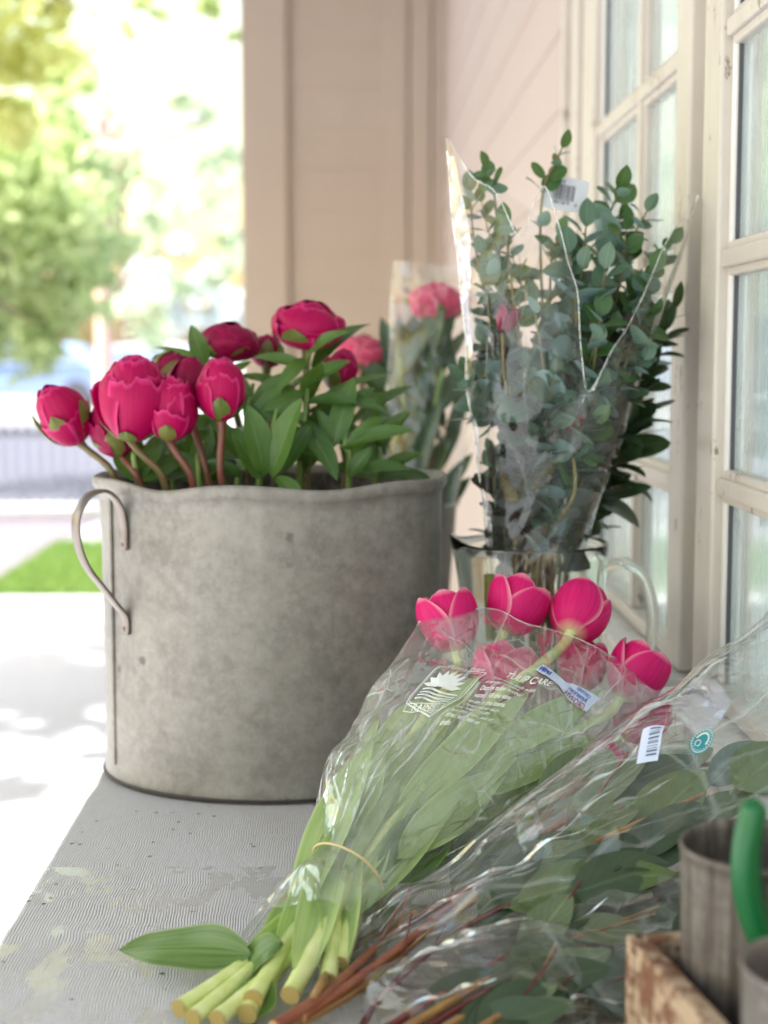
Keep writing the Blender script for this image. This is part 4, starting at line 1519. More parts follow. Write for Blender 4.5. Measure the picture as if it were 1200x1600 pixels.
def euc(label, ctrl, seed, L=0.026, npair=13, start=0.30, mat=None, group='eucalyptus stems in the clear sleeve', twigs=4, round_=1.0, rad=0.0026):
    r = random.Random(seed)
    t = thing('eucalyptus_branch', label, 'branch', V(ctrl[0]), group)
    pts = spline(ctrl, 40)
    sb = MB()
    sb.tube(pts, [rad * (1 - 0.62 * k / 39) for k in range(40)], 7)
    lb = MB()

    def pairs(ps, n, s0, LL, ph):
        for k in range(n):
            u = s0 + (1 - s0) * (k + r.uniform(-.25, .25)) / max(1, n - 1)
            u = max(0.02, min(0.995, u))
            i = min(len(ps) - 2, int(u * (len(ps) - 1)))
            p = ps[i]
            tdir = (ps[i + 1] - ps[max(0, i - 1)]).normalized()
            F = frame(tdir, ph + k * 1.57 + r.uniform(-.4, .4), p)
            sz = LL * (1.0 - 0.45 * max(0, u - 0.55) / 0.45) * r.uniform(0.7, 1.25)
            for sg in (1, -1):
                if r.random() < 0.10:
                    continue
                a = r.uniform(0.55, 1.25)
                d = (F.to_3x3() @ V((sg * sin(a), r.uniform(-.3, .3), cos(a)))).normalized()
                up = tdir + V((r.uniform(-.5, .5), -0.3 + r.uniform(-.5, .5), r.uniform(-.3, .5)))
                leaf(lb, p, d, up, sz, sz * r.uniform(0.62, 1.02) * round_, r.uniform(-.3, .8), r.uniform(0.05, 0.3), r.uniform(0.78, 0.98), r.uniform(0.5, 0.72), nv=10, stalk=sz * 0.14)
        # terminal leaf
        d = (ps[-1] - ps[-3]).normalized()
        leaf(lb, ps[-1], d, V((r.uniform(-1, 1), -1, .2)), LL * 0.7, LL * 0.45 * round_, 0.2, 0.2, 0.9, nv=6, stalk=0.003)

    pairs(pts, npair, start, L, r.uniform(0, 3))
    for k in range(twigs):
        u = r.uniform(0.3, 0.72)
        i = int(u * 39)
        tdir = (pts[min(39, i + 1)] - pts[i - 1]).normalized()
        sd = V((r.gauss(0, 1), r.gauss(0, 0.7), r.gauss(0, .4))).normalized()
        ln = r.uniform(0.045, 0.085)
        d = (tdir * 1.0 + sd * 0.55).normalized()
        tp = spline([pts[i], pts[i] + d * ln * 0.5, pts[i] + d * ln * 0.8 + tdir * ln * 0.25], 10)
        sb.tube(tp, [rad * 0.45 * (1 - 0.5 * q / 9) for q in range(10)], 5)
        pairs(tp, 5, 0.2, L * 0.82, r.uniform(0, 3))
    sb.build('stem', M_EUSTEM, t)
    lb.build('leaves', mat or M_EU1, t)
    return t


def ebase(i):
    a = i * 2.4
    return PIT + V((0.028 * cos(a), 0.028 * sin(a), 0.02))


eu = [
    ('tallest eucalyptus sprig curving up right in front of the barcode tag', (845, 330, 1.63), (876, 236, 1.62), 0.021, M_EU2),
    ('eucalyptus sprig rising at the upper left inside the sleeve', (775, 330, 1.62), (762, 268, 1.61), 0.020, M_EU2),
    ('eucalyptus sprig with one big round leaf below the far window bar', (940, 380, 1.62), (966, 300, 1.60), 0.027, M_EU2),
    ('eucalyptus sprig at the right, nearest the slanting edge of the sleeve', (1000, 460, 1.62), (1046, 385, 1.61), 0.021, M_EU2),
    ('eucalyptus sprig pointing right above the slanting sleeve edge', (965, 420, 1.61), (1008, 335, 1.60), 0.022, M_EU1),
    ('eucalyptus sprig hugging the left edge of the clear sleeve', (745, 400, 1.62), (735, 305, 1.62), 0.024, M_EU1),
    ('bluish eucalyptus branch with broad leaves at the middle of the bunch', (905, 450, 1.58), (915, 360, 1.58), 0.031, M_EU1),
    ('eucalyptus branch drooping over the lowered front of the film', (930, 510, 1.555), (945, 425, 1.55), 0.028, M_EU1),
    ('eucalyptus branch between the barcode tag and the bluish broad leaves', (860, 430, 1.61), (872, 375, 1.60), 0.024, M_EU2),
    ('eucalyptus branch with small leaves low on the right behind the film', (965, 600, 1.57), (1000, 490, 1.58), 0.024, M_EU1),
    ('eucalyptus branch with pale backs of leaves just right of the middle of the bunch', (900, 520, 1.575), (890, 400, 1.57), 0.029, M_EU1),
    ('eucalyptus branch crossing in front of the far window bars', (960, 480, 1.60), (978, 365, 1.60), 0.027, M_EU2),
    ('eucalyptus branch in the densest green part at the right of the bunch', (980, 520, 1.58), (1018, 430, 1.57), 0.027, M_EU2),
    ('eucalyptus branch at the left under the folded flap of film', (800, 450, 1.59), (790, 360, 1.585), 0.026, M_EU2),
    ('eucalyptus branch low at the centre just above the film edge', (920, 600, 1.56), (938, 500, 1.55), 0.030, M_EU2),
    ('eucalyptus branch behind the middle of the film', (850, 600, 1.57), (835, 480, 1.57), 0.028, M_EU1),
    ('eucalyptus branch behind the left folds of the film', (775, 600, 1.60), (762, 450, 1.60), 0.028, M_EU1),
]
for i, (lb, m, tip, L, mt) in enumerate(eu):
    b = ebase(i)
    neck = PIT + V((0.02 * cos(i * 2.4), 0.02 * sin(i * 2.4), 0.22))
    euc(lb, [b, neck, P(*m).lerp(neck, 0.5) + V((0, 0, 0.0)), P(*m), P(*tip)], 100 + i, L * 1.42, npair=10, start=0.40, mat=mt, twigs=4)
for i in range(8):       # the crowd of stems low behind the film
    r = random.Random(900 + i)
    b = ebase(i + 20)
    neck = PIT + V((0.03 * cos(i * 0.8), 0.03 * sin(i * 0.8), 0.22))
    tip = P(750 + 32 * i + r.uniform(-12, 12), r.uniform(520, 620), 1.60 + r.uniform(-.035, .03))
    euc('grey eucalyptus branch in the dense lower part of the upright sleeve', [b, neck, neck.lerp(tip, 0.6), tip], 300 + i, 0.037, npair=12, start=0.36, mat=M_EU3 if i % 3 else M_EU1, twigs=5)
# dark leafy branches behind, on the window side
M_EUDS = m_stem('dark_branch', lin(74, 70, 44), lin(70, 48, 40))
for i in range(6):
    r = random.Random(700 + i)
    b = PIT + V((0.035, 0.02 + 0.004 * i, 0.02))
    neck = PIT + V((0.045, 0.028, 0.235))
    tip = P(985 + 13 * i, 640 - 32 * i + r.uniform(-15, 15), 1.64 + 0.008 * (i % 3))
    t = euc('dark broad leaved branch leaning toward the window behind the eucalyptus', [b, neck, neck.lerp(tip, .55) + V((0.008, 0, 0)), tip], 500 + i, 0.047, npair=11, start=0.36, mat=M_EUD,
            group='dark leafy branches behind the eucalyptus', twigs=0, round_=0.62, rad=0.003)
# cut stem seen through the pitcher
mb = MB()
mb.tube(spline([P(770, 1000, 1.57), P(768, 950, 1.57), P(767, 897, 1.57)], 8), 0.0062, 10)
tag(mb.build('flower_stalk', m_stem('yellow_green_stem', lin(150, 150, 60), lin(128, 128, 50))), 'short yellow-green cut stem end standing inside the glass pitcher', 'stem')

# dark pink buds between the eucalyptus leaves
for (lb, px, py, Y, R, ax) in (('dark pink bud deep behind the left folds of the upright sleeve', 793, 495, 1.585, 0.0115, (0.3, -.2, 1)),
                               ('dark red bud low on the right behind the film of the upright sleeve', 897, 655, 1.565, 0.0105, (0.25, -.2, 1))):
    r = random.Random(int(px))
    c = P(px, py, Y)
    t = thing('flower_bud', lb, 'flower', c, 'buds among the eucalyptus')
    mb = MB()
    F = frame(ax, 0.4, c - V(ax).normalized() * R * 1.5)
    for k in range(6):
        petal(mb, F, R * (0.8 + 0.06 * k), 0.1, radians(150 - 5 * k), k * 2.1, 0.95, 1.5, 0.1, 0.2, rnd=r)
    mb.build('bloom', M_PEONYD, t)
    mb = MB()
    mb.tube(spline([PIT + V((0, 0, 0.24)), c - V((0, 0, 0.08)), c - V(ax).normalized() * R * 1.5], 16), 0.002, 6)
    mb.build('stem', M_EUSTEM, t)

up_s = Sleeve(P(762, 900, 1.60), P(900, 900, 1.60), P(697, 236, 1.60), P(1092, 306, 1.60),
              lambda v: 0.034 + 0.045 * sin(pi * min(1, v * 0.62 + 0.1)), lambda v: 0.0050 + 0.0025 * (1 - v) ** 2, 41, freq=0.6,
              topf=lambda x: 1 - 0.50 * exp(-((x - 0.34) / 0.42) ** 2) - 0.16 * exp(-((x + 0.55) / 0.22) ** 2) + 0.03 * sin(x * 17),
              topb=lambda x: 0.985 + 0.02 * sin(x * 3 + 1) - 0.13 * exp(-((x - 0.1) / 0.5) ** 2))
M_FUP = m_film('upright_film', 0.035, 0.04, (0.95, 0.945, 0.935, 1), power=3.2, grazing=0.5, crease=0.22, sc=0.5, bag=up_s, stretch=0.4, bumpk=0.22, rough=0.08)
us = thing('upright_sleeve', 'tall clear film sleeve flaring upward around the eucalyptus in the pitcher', 'wrapping', PIT + V((0, 0, 0.1)))
up_s.mesh(140, 190).build('film', M_FUP, us)
pleats(up_s, us, 12, 5, -0.9, 0.95, 0.1, 0.8)
# turned film edges catch the light: rolled hems at both corners
for sgn in (-1, 1):
    mb = MB()
    pts = [up_s.pos(sgn * 0.999, 0.12 + 0.88 * k / 50, 1) for k in range(51)]
    mb.tube(pts, 0.0011, 6)
    mb.build('film_seam', M_SEAM, us)
M_FOLD = m_film('folded_film', 0.95, 0.20, crease=0.0, sc=0.4, bumpk=0.2)
for sgn, v0_, wd_ in ((-1, 0.52, 0.010), (1, 0.30, 0.016)):
    mb = MB()
    mb.grid(lambda u, v: up_s.pos(sgn * (0.999 - 0.10 * u * (0.4 + 0.6 * sin(pi * v) + 0.15 * noise.noise(V((v * 9, sgn, 0))))), v0_ + (0.985 - v0_) * v, 1) + up_s.N * 0.0012, 4, 50)
    mb.build('folded_edge', M_FOLD, us)
mb = MB()
mb.tube([up_s.pos(-cos(pi * (0.02 + 0.96 * k / 110)), up_s.topf(-cos(pi * (0.02 + 0.96 * k / 110))), 1) for k in range(111)], 0.0006, 5)
mb.build('film_edge', M_SEAM, us)
# barcode tag glued inside the mouth
tc_ = P(882, 303, 1.640)
TM = frame(V((0.05, -1, 0.1)), 0, tc_)
rotz = radians(-10)
Rt = Matrix.Rotation(rotz, 4, V((0.05, -1, 0.1)))
ex = (Rt @ V((1, 0.05, 0))).normalized()
ez = (Rt @ V((0, 0.1, 1))).normalized()
en = ex.cross(ez)


def tagp(x, z, o=0.0):
    return tc_ + ex * x + ez * z + V((0, -1, 0)) * o


mb = MB()
tw, th_ = 0.0245, 0.0175
co_ = []
for (sx, sz) in ((1, 1), (-1, 1), (-1, -1), (1, -1)):
    for k in range(5):
        a = k / 4 * pi / 2 + {(1, 1): 0, (-1, 1): pi / 2, (-1, -1): pi, (1, -1): 3 * pi / 2}[(sx, sz)]
        co_.append((sx * (tw - 0.003) + 0.003 * cos(a), sz * (th_ - 0.003) + 0.003 * sin(a)))
n = len(co_)
for o in (0.0, 0.0006):
    for (x, z) in co_:
        mb.add(tagp(x, z, o))
mb.face(tuple(range(n)))
mb.face(tuple(reversed(range(n, 2 * n))))
for k in range(n):
    mb.face((k, (k + 1) % n, n + (k + 1) % n, n + k))
tg_ = mb.build('tag', M_TAG, us, smooth=False)
mb = MB()
rb = random.Random(4)
x = -0.012
while x < 0.0095:
    w = rb.choice((0.0005, 0.0005, 0.0009, 0.0014))
    b = len(mb.v)
    for (xx, zz) in ((x, -0.007), (x + w, -0.007), (x + w, 0.0095), (x, 0.0095)):
        mb.add(tagp(xx, zz, 0.0010))
    mb.face((b, b + 1, b + 2, b + 3))
    x += w + rb.choice((0.0005, 0.0008, 0.0012))
for (s_, sz, ox, oz) in (('80120 9', 0.0052, -0.002, -0.0112), ('6', 0.0048, 0.0135, -0.0115), ('THE', 0.0036, -0.0045, 0.0115)):
    vs, fs = text_shape(s_, sz)
    b = len(mb.v)
    mb.v += [tagp(v.x + ox, v.y + oz, 0.0010) for v in vs]
    for f in fs:
        mb.face(tuple(b + i for i in f))
mb.build('barcode', M_BLACK, tg_, smooth=False)

# ------------------------------------------------------------------ wrapped pink peonies standing behind the tub
PB = V((P(602, 700, 2.1).x, 2.1, T))
pb_ = thing('grey_pail', 'grey tin pail behind the zinc tub holding wrapped pink peonies', 'pail', PB)
mb = MB()
mb.lathe([(0, .003), (.078, 0), (.080, .004), (.098, .235), (.102, .238), (.102, .242), (.097, .242), (.094, .236), (.077, .008), (0, .008)], 60, PB)
mb.build('pail_body', M_ZINC2, pb_)
for (lb, c, R, k, nl, s) in (('pink peony wrapped in clear film beside the left edge of the upright sleeve', (682, 468, 2.1), 0.038, 'dome', 0, 1),
                             ('blurred pink peony in clear film just right of the tallest magenta bloom', (566, 548, 2.1), 0.036, 'dome', 0, 2),
                             ):
    peony(lb, P(*c), (0.05, -.15, 1), R, k, [PB + V((0.01 * s, 0, 0.05)), PB + V((-0.02 + 0.07 * (s == 1), -0.02, 0.22))], 60 + s, mat=M_PINK, sep=1.3, nleaf=0, group='pink peonies in the pail behind')
for i in range(7):
    r = random.Random(50 + i)
    b = PB + V((0.02 * cos(i), 0.02 * sin(i), 0.05))
    tip = P(610 + 18 * i + r.uniform(-8, 8), 570 - 22 * sin(i * 0.52) + r.uniform(-20, 20), 2.08 + r.uniform(-.04, .04))
    t = thing('peony_plant', 'dark green leafy stem in the wrapped bunch behind the zinc tub', 'stem', b, 'leafy stems in the pail behind')
    pts = spline([b, PB + V((0.02 + 0.04 * cos(i), 0.04 * sin(i), 0.22)), tip], 24)
    mb = MB()
    mb.tube(pts, 0.0035, 7)
    mb.build('stem', m_stem_green, t)
    mb = MB()
    for k in range(11):
        j = int(23 * r.uniform(0.35, 1.0))
        d = V((r.uniform(-.6, .6), r.uniform(-.6, .4), r.uniform(0.5, 1.2)))
        leaf(mb, pts[j], d, V((r.uniform(-.5, .5), -1, 0.3)), r.uniform(.07, .11), r.uniform(.018, .028), r.uniform(.1, .6), 0.3, 0.9, stalk=0.01)
    mb.build('leaves', M_EUD, t)
bs = Sleeve(P(602, 790, 2.05), P(712, 790, 2.05), P(616, 408, 2.05), P(790, 430, 2.05), lambda v: 0.05, lambda v: 0.004, 77)
bsl = thing('back_sleeve', 'clear film sleeve with a bright left fold around the pink peonies behind the tub', 'wrapping', PB + V((0, 0, 0.2)))
bs.mesh(60, 80).build('film', m_film('back_film', 0.03, 0.04, crease=0.06, sc=0.4, bag=bs, bumpk=0.2, grazing=0.5), bsl)
mb = MB()
mb.grid(lambda u, v: bs.pos(-0.999, 0.42 + 0.58 * v, 1) + V((0.013 * u - 0.004, -0.012 * sin(pi * u), 0)), 4, 20)
mb.build('folded_edge', m_film('folded_back_film', 0.35, 0.06, grazing=0.4, crease=0.0), bsl)
# ------------------------------------------------------------------ wrapped tulips leaning on the pitcher
M_TSTEM = m_stem('tulip_stem', lin(192, 206, 118), lin(218, 226, 160), 0.28, cut=lin(166, 146, 84))
M_TLEAF = m_leaf('tulip_leaf', lin(138, 176, 88), lin(184, 210, 132), 0.38, 0.28, 0.12, lin(220, 230, 180), side=0.0, par=0.45)
M_TLEAFD = m_leaf('dark_tulip_leaf', lin(58, 92, 30), lin(76, 108, 42), 0.36, 0.15, 0.1, lin(140, 166, 96), side=0.0, par=0.4)


def tulip(label, c, axis, R, ctrl, seed, nleaf=2, th=128, sr=0.0056, extra=()):
    r = random.Random(seed)
    ax = V(axis).normalized()
    base = V(c) - ax * R * 1.0
    t = thing('tulip', label, 'flower', V(ctrl[0]), 'tulips in the wrapped bunch')
    F = frame(ax, r.uniform(0, 6.28), base)
    mb = MB()
    for k in range(3):
        petal(mb, F, R * 0.88, 0.06, radians(th + 8), k * 2 * pi / 3 + pi / 3, 1.22, 1.34, point=True, tip=0.08, spiral=0.02, nu=12, nv=16, rnd=r, ruf=0.06)
    for k in range(3):
        petal(mb, F, R * 1.0, 0.05, radians(th + r.uniform(-8, 4)), k * 2 * pi / 3 + r.uniform(-.08, .08), 1.2, 1.22, point=True, tip=0.06, spiral=0.025, nu=12, nv=16, flare=0.04, rnd=r, ruf=0.06)
    mb.build('bloom', M_TULIP, t)
    dr = (base - V(ctrl[-1])).normalized()
    pts = spline([V(p) for p in ctrl] + [base - (ax * 0.45 + dr * 0.55) * 0.030, base + ax * 0.002], 46)
    mb = MB()
    mb.tube(pts, [sr * (1.10 - 0.36 * k / 45) * (1 + 0.10 * noise.noise(pts[k] * 38)) * (1.10 if k == 0 else 1) for k in range(45)] + [sr * 1.0], 12)
    mb.build('stem', M_TSTEM, t)
    for k in range(nleaf + 2):
        i = int(45 * (r.uniform(0.03, 0.20) + 0.12 * k))
        d = (pts[min(45, i + 12)] - pts[i]).normalized()
        d = d + V((r.uniform(-.16, .16), r.uniform(-.12, .08), r.uniform(-.02, .12)))
        lb = MB()
        leaf(lb, pts[i] - d * 0.01, d, V((r.uniform(-.7, .7), -0.7, 0.9)), r.uniform(.17, .25), r.uniform(.026, .040), r.uniform(-.2, .5), 0.55, 0.75, nv=18, wave=0.05, seed=r.uniform(0, 6))
        lb.build('leaf', M_TLEAF, t)
    for (b, e, W, curl, m, up) in extra:
        lb = MB()
        d = e - b
        leaf(lb, b, d, V(up), d.length * 1.03, W, curl, 0.3, 0.72, nv=24, blunt=1.05, wave=0.10, seed=r.uniform(0, 6))
        lb.build('leaf', m, t)
    return t


mid = [P(505, 1380, 1.125), P(530, 1375, 1.12), P(552, 1370, 1.115), P(570, 1372, 1.12), P(515, 1390, 1.14), P(540, 1395, 1.14), P(560, 1390, 1.135), P(580, 1385, 1.125)]
tul = [
    ('leftmost tulip, its lower half behind the film at the upper left corner of the wrap', (702, 972, 1.41), (-.22, .30, .9), .0285, (395, 1562, .018), mid[0], P(660, 1130, 1.30)),
    ('tulip between the leftmost bloom and the one showing its stem, petals turned right', (806, 946, 1.43), (.42, .40, .8), .0295, (512, 1535, .022), mid[1], P(690, 1150, 1.28)),
    ('tulip seen from below with its long pale stem crossing the printed film', (904, 960, 1.42), (.38, .74, .50), .0285, (453, 1556, .024), mid[2], P(735, 1125, 1.29)),
    ('small tulip behind the film directly below the bloom seen from below', (910, 1042, 1.43), (.15, .4, .9), .0235, (385, 1585, .010), mid[4], P(760, 1150, 1.33)),
    ('rightmost open-air tulip resting its bloom on the edge of the film', (994, 1052, 1.40), (.5, .25, .72), .0285, (530, 1508, .024), mid[3], P(820, 1180, 1.29)),
    ('tulip pressed behind the printed care text on the film', (788, 1058, 1.37), (.2, .35, .8), .0300, (300, 1592, .009), mid[5], P(690, 1180, 1.27)),
    ('tulip veiled by the film of the leafy bunch at the right', (1000, 1120, 1.42), (.6, .2, .6), .0265, (278, 1577, .009), mid[6], P(810, 1230, 1.29)),
    ('lowest tulip, a small pink bloom veiled by film above the broad leaves', (945, 1190, 1.38), (.6, .1, .45), .0190, (338, 1594, .010), mid[7], P(790, 1260, 1.26)),
]
for i, (lb, c, ax, R, e, m, up2) in enumerate(tul):
    foot = PZ(e[0], e[1], T + e[2])
    ex = ()
    if i == 0:
        ex = ((PZ(392, 1490, T + 0.028), PZ(181, 1473, T + 0.020), 0.037, 0.22, M_TLEAFD, (0.15, -0.7, 0.7)),)
    if i == 3:
        ex = ((PZ(440, 1470, T + 0.040), PZ(322, 1545, T + 0.008), 0.036, 1.2, M_TLEAFD, (-.3, -.4, 1)),
              (PZ(425, 1535, T + 0.022), PZ(372, 1590, T + 0.008), 0.03, 0.9, M_TLEAFD, (-.3, -.5, .8)))
    if i == 5:
        ex = ((P(560, 1330, 1.15), P(720, 1075, 1.325), 0.036, 0.1, M_TLEAF, (-.3, -.8, .5)), (P(545, 1330, 1.13), P(600, 1130, 1.26), 0.034, 0.2, M_TLEAF, (-.6, -.6, .6)),
              (P(430, 1490, 1.085), P(505, 1300, 1.19), 0.022, 0.5, M_TLEAFD, (-.6, -.5, .6)))
    if i == 7:
        ex = ((P(600, 1330, 1.14), P(850, 1120, 1.32), 0.042, 0.25, M_TLEAF, (.1, -.8, .6)), (P(620, 1340, 1.13), P(800, 1190, 1.25), 0.036, 0.1, M_TLEAF, (.2, -.8, .6)),
              (P(590, 1380, 1.11), P(720, 1255, 1.2), 0.045, 0.2, M_TLEAFD, (.3, -.7, .6)), (P(760, 1210, 1.29), P(940, 1075, 1.385), 0.036, 0.1, M_TLEAF, (.1, -.8, .6)),
              (P(770, 1180, 1.26), P(955, 1060, 1.37), 0.03, 0.3, M_TLEAF, (.4, -.6, .7)))
    if i == 2:
        ex = ((P(600, 1250, 1.2), P(752, 1030, 1.365), 0.03, 0.1, M_TLEAF, (-.5, -.6, .5)), (P(585, 1290, 1.17), P(690, 1130, 1.29), 0.036, 0.1, M_TLEAF, (.3, -.8, .5)))
    if i == 4:
        ex = ((P(640, 1290, 1.18), P(860, 1110, 1.31), 0.038, 0.2, M_TLEAF, (-.2, -.8, .6)), (P(560, 1400, 1.1), P(600, 1270, 1.17), 0.03, 0.2, M_TLEAF, (-.2, -.8, .6)))
    foot2 = foot.lerp(m, 0.5)
    tulip(lb, P(*c), ax, R, [foot, foot2, m, m.lerp(up2, .5), up2], 60 + i, nleaf=2, extra=ex, sr=0.0060 if i < 5 else 0.0052, th=(122, 112, 126, 128, 118, 120, 126, 128)[i])

ts = Sleeve(P(372, 1490, 1.10), P(575, 1480, 1.07), P(648, 988, 1.40), P(1046, 1082, 1.40),
            lambda v: 0.034 + 0.014 * exp(-(v / 0.25) ** 2) + 0.020 * sin(pi * min(1.0, v * 0.9 + 0.05)), lambda v: 0.0058 + 0.004 * sin(pi * v), 11,
            topf=lambda x: 1.0 + 0.045 * exp(-((x + 0.45) / 0.35) ** 2) + 0.01 * sin(x * 11), topb=lambda x: 1.06 + 0.05 * x, bow=0.012, floor=T + 0.003, freq=0.8, waist=lambda v: 1 - 0.24 * exp(-((v - 0.22) / 0.12) ** 2),
            calm=lambda x, v: 1 - 0.72 * exp(-((v - 0.88) / 0.14) ** 2))
M_FTU = m_film('tulip_film', 0.26, 0.07, grazing=0.85, crease=0.55, sc=0.9, bag=ts, stretch=0.5, bumpk=0.5, hazecol=(0.86, 0.9, 0.84, 1), rough=0.07)
tsl = thing('tulip_sleeve', 'crinkled clear film wrap printed with white care text around the pink tulips', 'wrapping', V((0, 1.1, T)))
film = ts.mesh(170, 220).build('film', M_FTU, tsl)
for sgn in (-1, 1):
    mb = MB()
    mb.tube([ts.pos(sgn * 0.999, 0.03 + 0.96 * k / 60, 1) for k in range(61)], 0.0009, 6)
    mb.build('film_seam', M_SEAM, tsl)
mb = MB()
mb.tube([ts.pos(-cos(pi * (0.01 + 0.98 * k / 90)), ts.topf(-cos(pi * (0.01 + 0.98 * k / 90))), 1) for k in range(91)], 0.0005, 5)
mb.build('film_edge', M_SEAM, tsl)

ts.ys = 1.8
pleats(ts, tsl, 38, 8, -0.95, 0.92, 0.02, 0.80, 0.0034)
# print: emblem with sunburst flower and waves, heading and care text
rot = radians(2)
mb = MB()
aE = ts.find(684, 1078)
hw_, hh_ = 0.0165, 0.0225
fr_ = [(-hw_, hh_), (hw_ * 1.15, hh_), (hw_ * 1.15, -hh_ * .65), (hw_ * .7, -hh_), (-hw_, -hh_ * 0.55), (-hw_, hh_)]
line2(mb, ts, aE, fr_, 0.0008)
line2(mb, ts, aE, [(x * 0.90, y * 0.90) for x, y in fr_], 0.0004)
for k in range(9):
    a = radians(12 + 156 * k / 8)
    d = (cos(a), sin(a))
    nx = (-d[1], d[0])
    c0 = (0.0, 0.0015)
    L = 0.0172 * (1.0 - 0.12 * abs(k - 4) / 4)
    pts = [(c0[0] + d[0] * 0.002 - nx[0] * 0.001, c0[1] + d[1] * 0.002 - nx[1] * .001)]
    pts += [(c0[0] + d[0] * L * 0.6 - nx[0] * 0.0019, c0[1] + d[1] * L * 0.6 - nx[1] * 0.0019), (c0[0] + d[0] * L, c0[1] + d[1] * L),
            (c0[0] + d[0] * L * 0.6 + nx[0] * 0.0019, c0[1] + d[1] * L * 0.6 + nx[1] * 0.0019), (c0[0] + d[0] * 0.002 + nx[0] * 0.001, c0[1] + d[1] * 0.002 + nx[1] * .001)]
    poly2(mb, ts, aE, pts, 0.0012 + 0.00006 * k)
poly2(mb, ts, aE, [(0.0060 * cos(radians(a)), 0.0015 + 0.0060 * sin(radians(a))) for a in range(0, 181, 12)], 0.0018)
for k in range(4):
    y0 = -0.0012 - 0.0029 * k
    line2(mb, ts, aE, [(-0.0135 + 0.027 * q / 16 + 0.002, y0 + 0.0013 * sin(q / 16 * 2 * pi + 0.6)) for q in range(17)], 0.0014)
bn = [(-0.0150, -0.0128), (0.0165, -0.0128), (0.0165, -0.0182), (-0.0150, -0.0182), (-0.0150, -0.0128)]
line2(mb, ts, aE, bn, 0.0005)
for s_, sz, ox, oy in (('RAINS', 0.0056, 0.0008, -0.0174),):
    vs, fs = text_shape(s_, sz)
    print_faces(mb, ts, aE, [(v.x * 1.25 + ox, v.y + oy) for v in vs], fs, 0.0014)
vs, fs = text_shape('Grown Tulips', 0.0050)
print_faces(mb, ts, aE, [(v.x + 0.001, v.y + hh_ + 0.0015) for v in vs], fs)
mb.build('emblem_print', M_INK, tsl, smooth=False)
mb = MB()
aT = ts.find(822, 1070)
vs, fs = text_shape('TULIP CARE', 0.0072)
print_faces(mb, ts, aT, [(v.x, v.y) for v in vs], fs)
care = ['Trim stem ends with', 'any sharp shears.', 'Display tulips in cool', 'water. Fill the vase', 'to cover the stems.', 'Change water daily', 'and keep TULIPS', 'in a cool room, out of', 'direct sun, heat or', 'drafts.']
for k, s_ in enumerate(care):
    vs, fs = text_shape(s_, 0.0044, 'LEFT')
    print_faces(mb, ts, aT, [(v.x - 0.0245 - 0.0004 * k, v.y - 0.0064 - 0.0051 * k) for v in vs], fs)
mb.build('care_print', M_INK, tsl, smooth=False)
# pale label stuck on the film, read through from its back
aL = ts.find(884, 1072)
mb = MB()
lp = [(-0.030, 0.003)] + [(-0.030 + 0.058 * k / 14, 0.0058 - 0.0055 * sin(pi * k / 14) * 0.8 + (0.003 if k > 7 else 0)) for k in range(15)] + [(0.029, -0.005), (0.010, -0.0075), (-0.004, -0.004), (-0.022, -0.0035), (-0.030, -0.002)]
poly2(mb, ts, aL, lp, 0.0013, radians(-8))
M_LAB = m_plain('pale_blue_label', lin(205, 214, 236), 0.5, 0, 0, 50, 0.05)
lab = mb.build('round_ended_label', M_LAB, tsl, smooth=False)
mb = MB()
for (s_, sz, ox, oy) in (('CERTIFIED', 0.0030, 0.016, 0.0022), ('American', 0.0050, 0.014, -0.0018)):
    vs, fs = text_shape(s_, sz)
    print_faces(mb, ts, aL, [(-v.x + ox, v.y + oy) for v in vs], fs, 0.0019, radians(-8))
for k in range(7):
    line2(mb, ts, aL, [(-0.028 + 0.0017 * k, 0.0028 + 0.0008 * sin(k)), (-0.0268 + 0.0017 * k, -0.0012 + 0.0008 * sin(k * 2))], 0.0012, 0.0018, radians(-8))
mb.build('label_print', m_plain('navy_ink', lin(56, 84, 176), 0.6), lab, smooth=False)
mb = MB()
vs, fs = text_shape('GROWN', 0.0052)
print_faces(mb, ts, aL, [(-v.x + 0.015, v.y - 0.0064) for v in vs], fs, 0.0019, radians(-8))
mb.build('label_heading', m_plain('dark_red_ink', lin(150, 58, 74), 0.6), lab, smooth=False)

# rubber bands
M_BAND = m_plain('tan_rubber', lin(206, 186, 140), 0.5)
for (lb, c, ra, rb_, tilt) in (('tan rubber band higher up around the wrapped tulip stems', P(540, 1374, 1.115), 0.0325, 0.034, 0.10),
                               ('tan rubber band near the cut ends of the tulip stems', P(497, 1482, 1.085), 0.0245, 0.024, -0.05)):
    mb = MB()
    A2 = (ts.ax + ts.S * tilt).normalized()
    sx = ts.S - A2 * ts.S.dot(A2)
    nx_ = ts.N - A2 * ts.N.dot(A2)
    ring = []
    for k in range(73):
        a = 2 * pi * k / 72
        p = c + sx.normalized() * (ra * cos(a)) + nx_.normalized() * (rb_ * sin(a)) + A2 * (0.003 * sin(2 * a + 1))
        p.z = max(p.z, T + 0.002)
        ring.append(p)
    mb.tube(ring, 0.0010, 8, cap=False)
    tag(mb.build('rubber_band', M_BAND), lb, 'rubber band', 'rubber bands on the tulips')

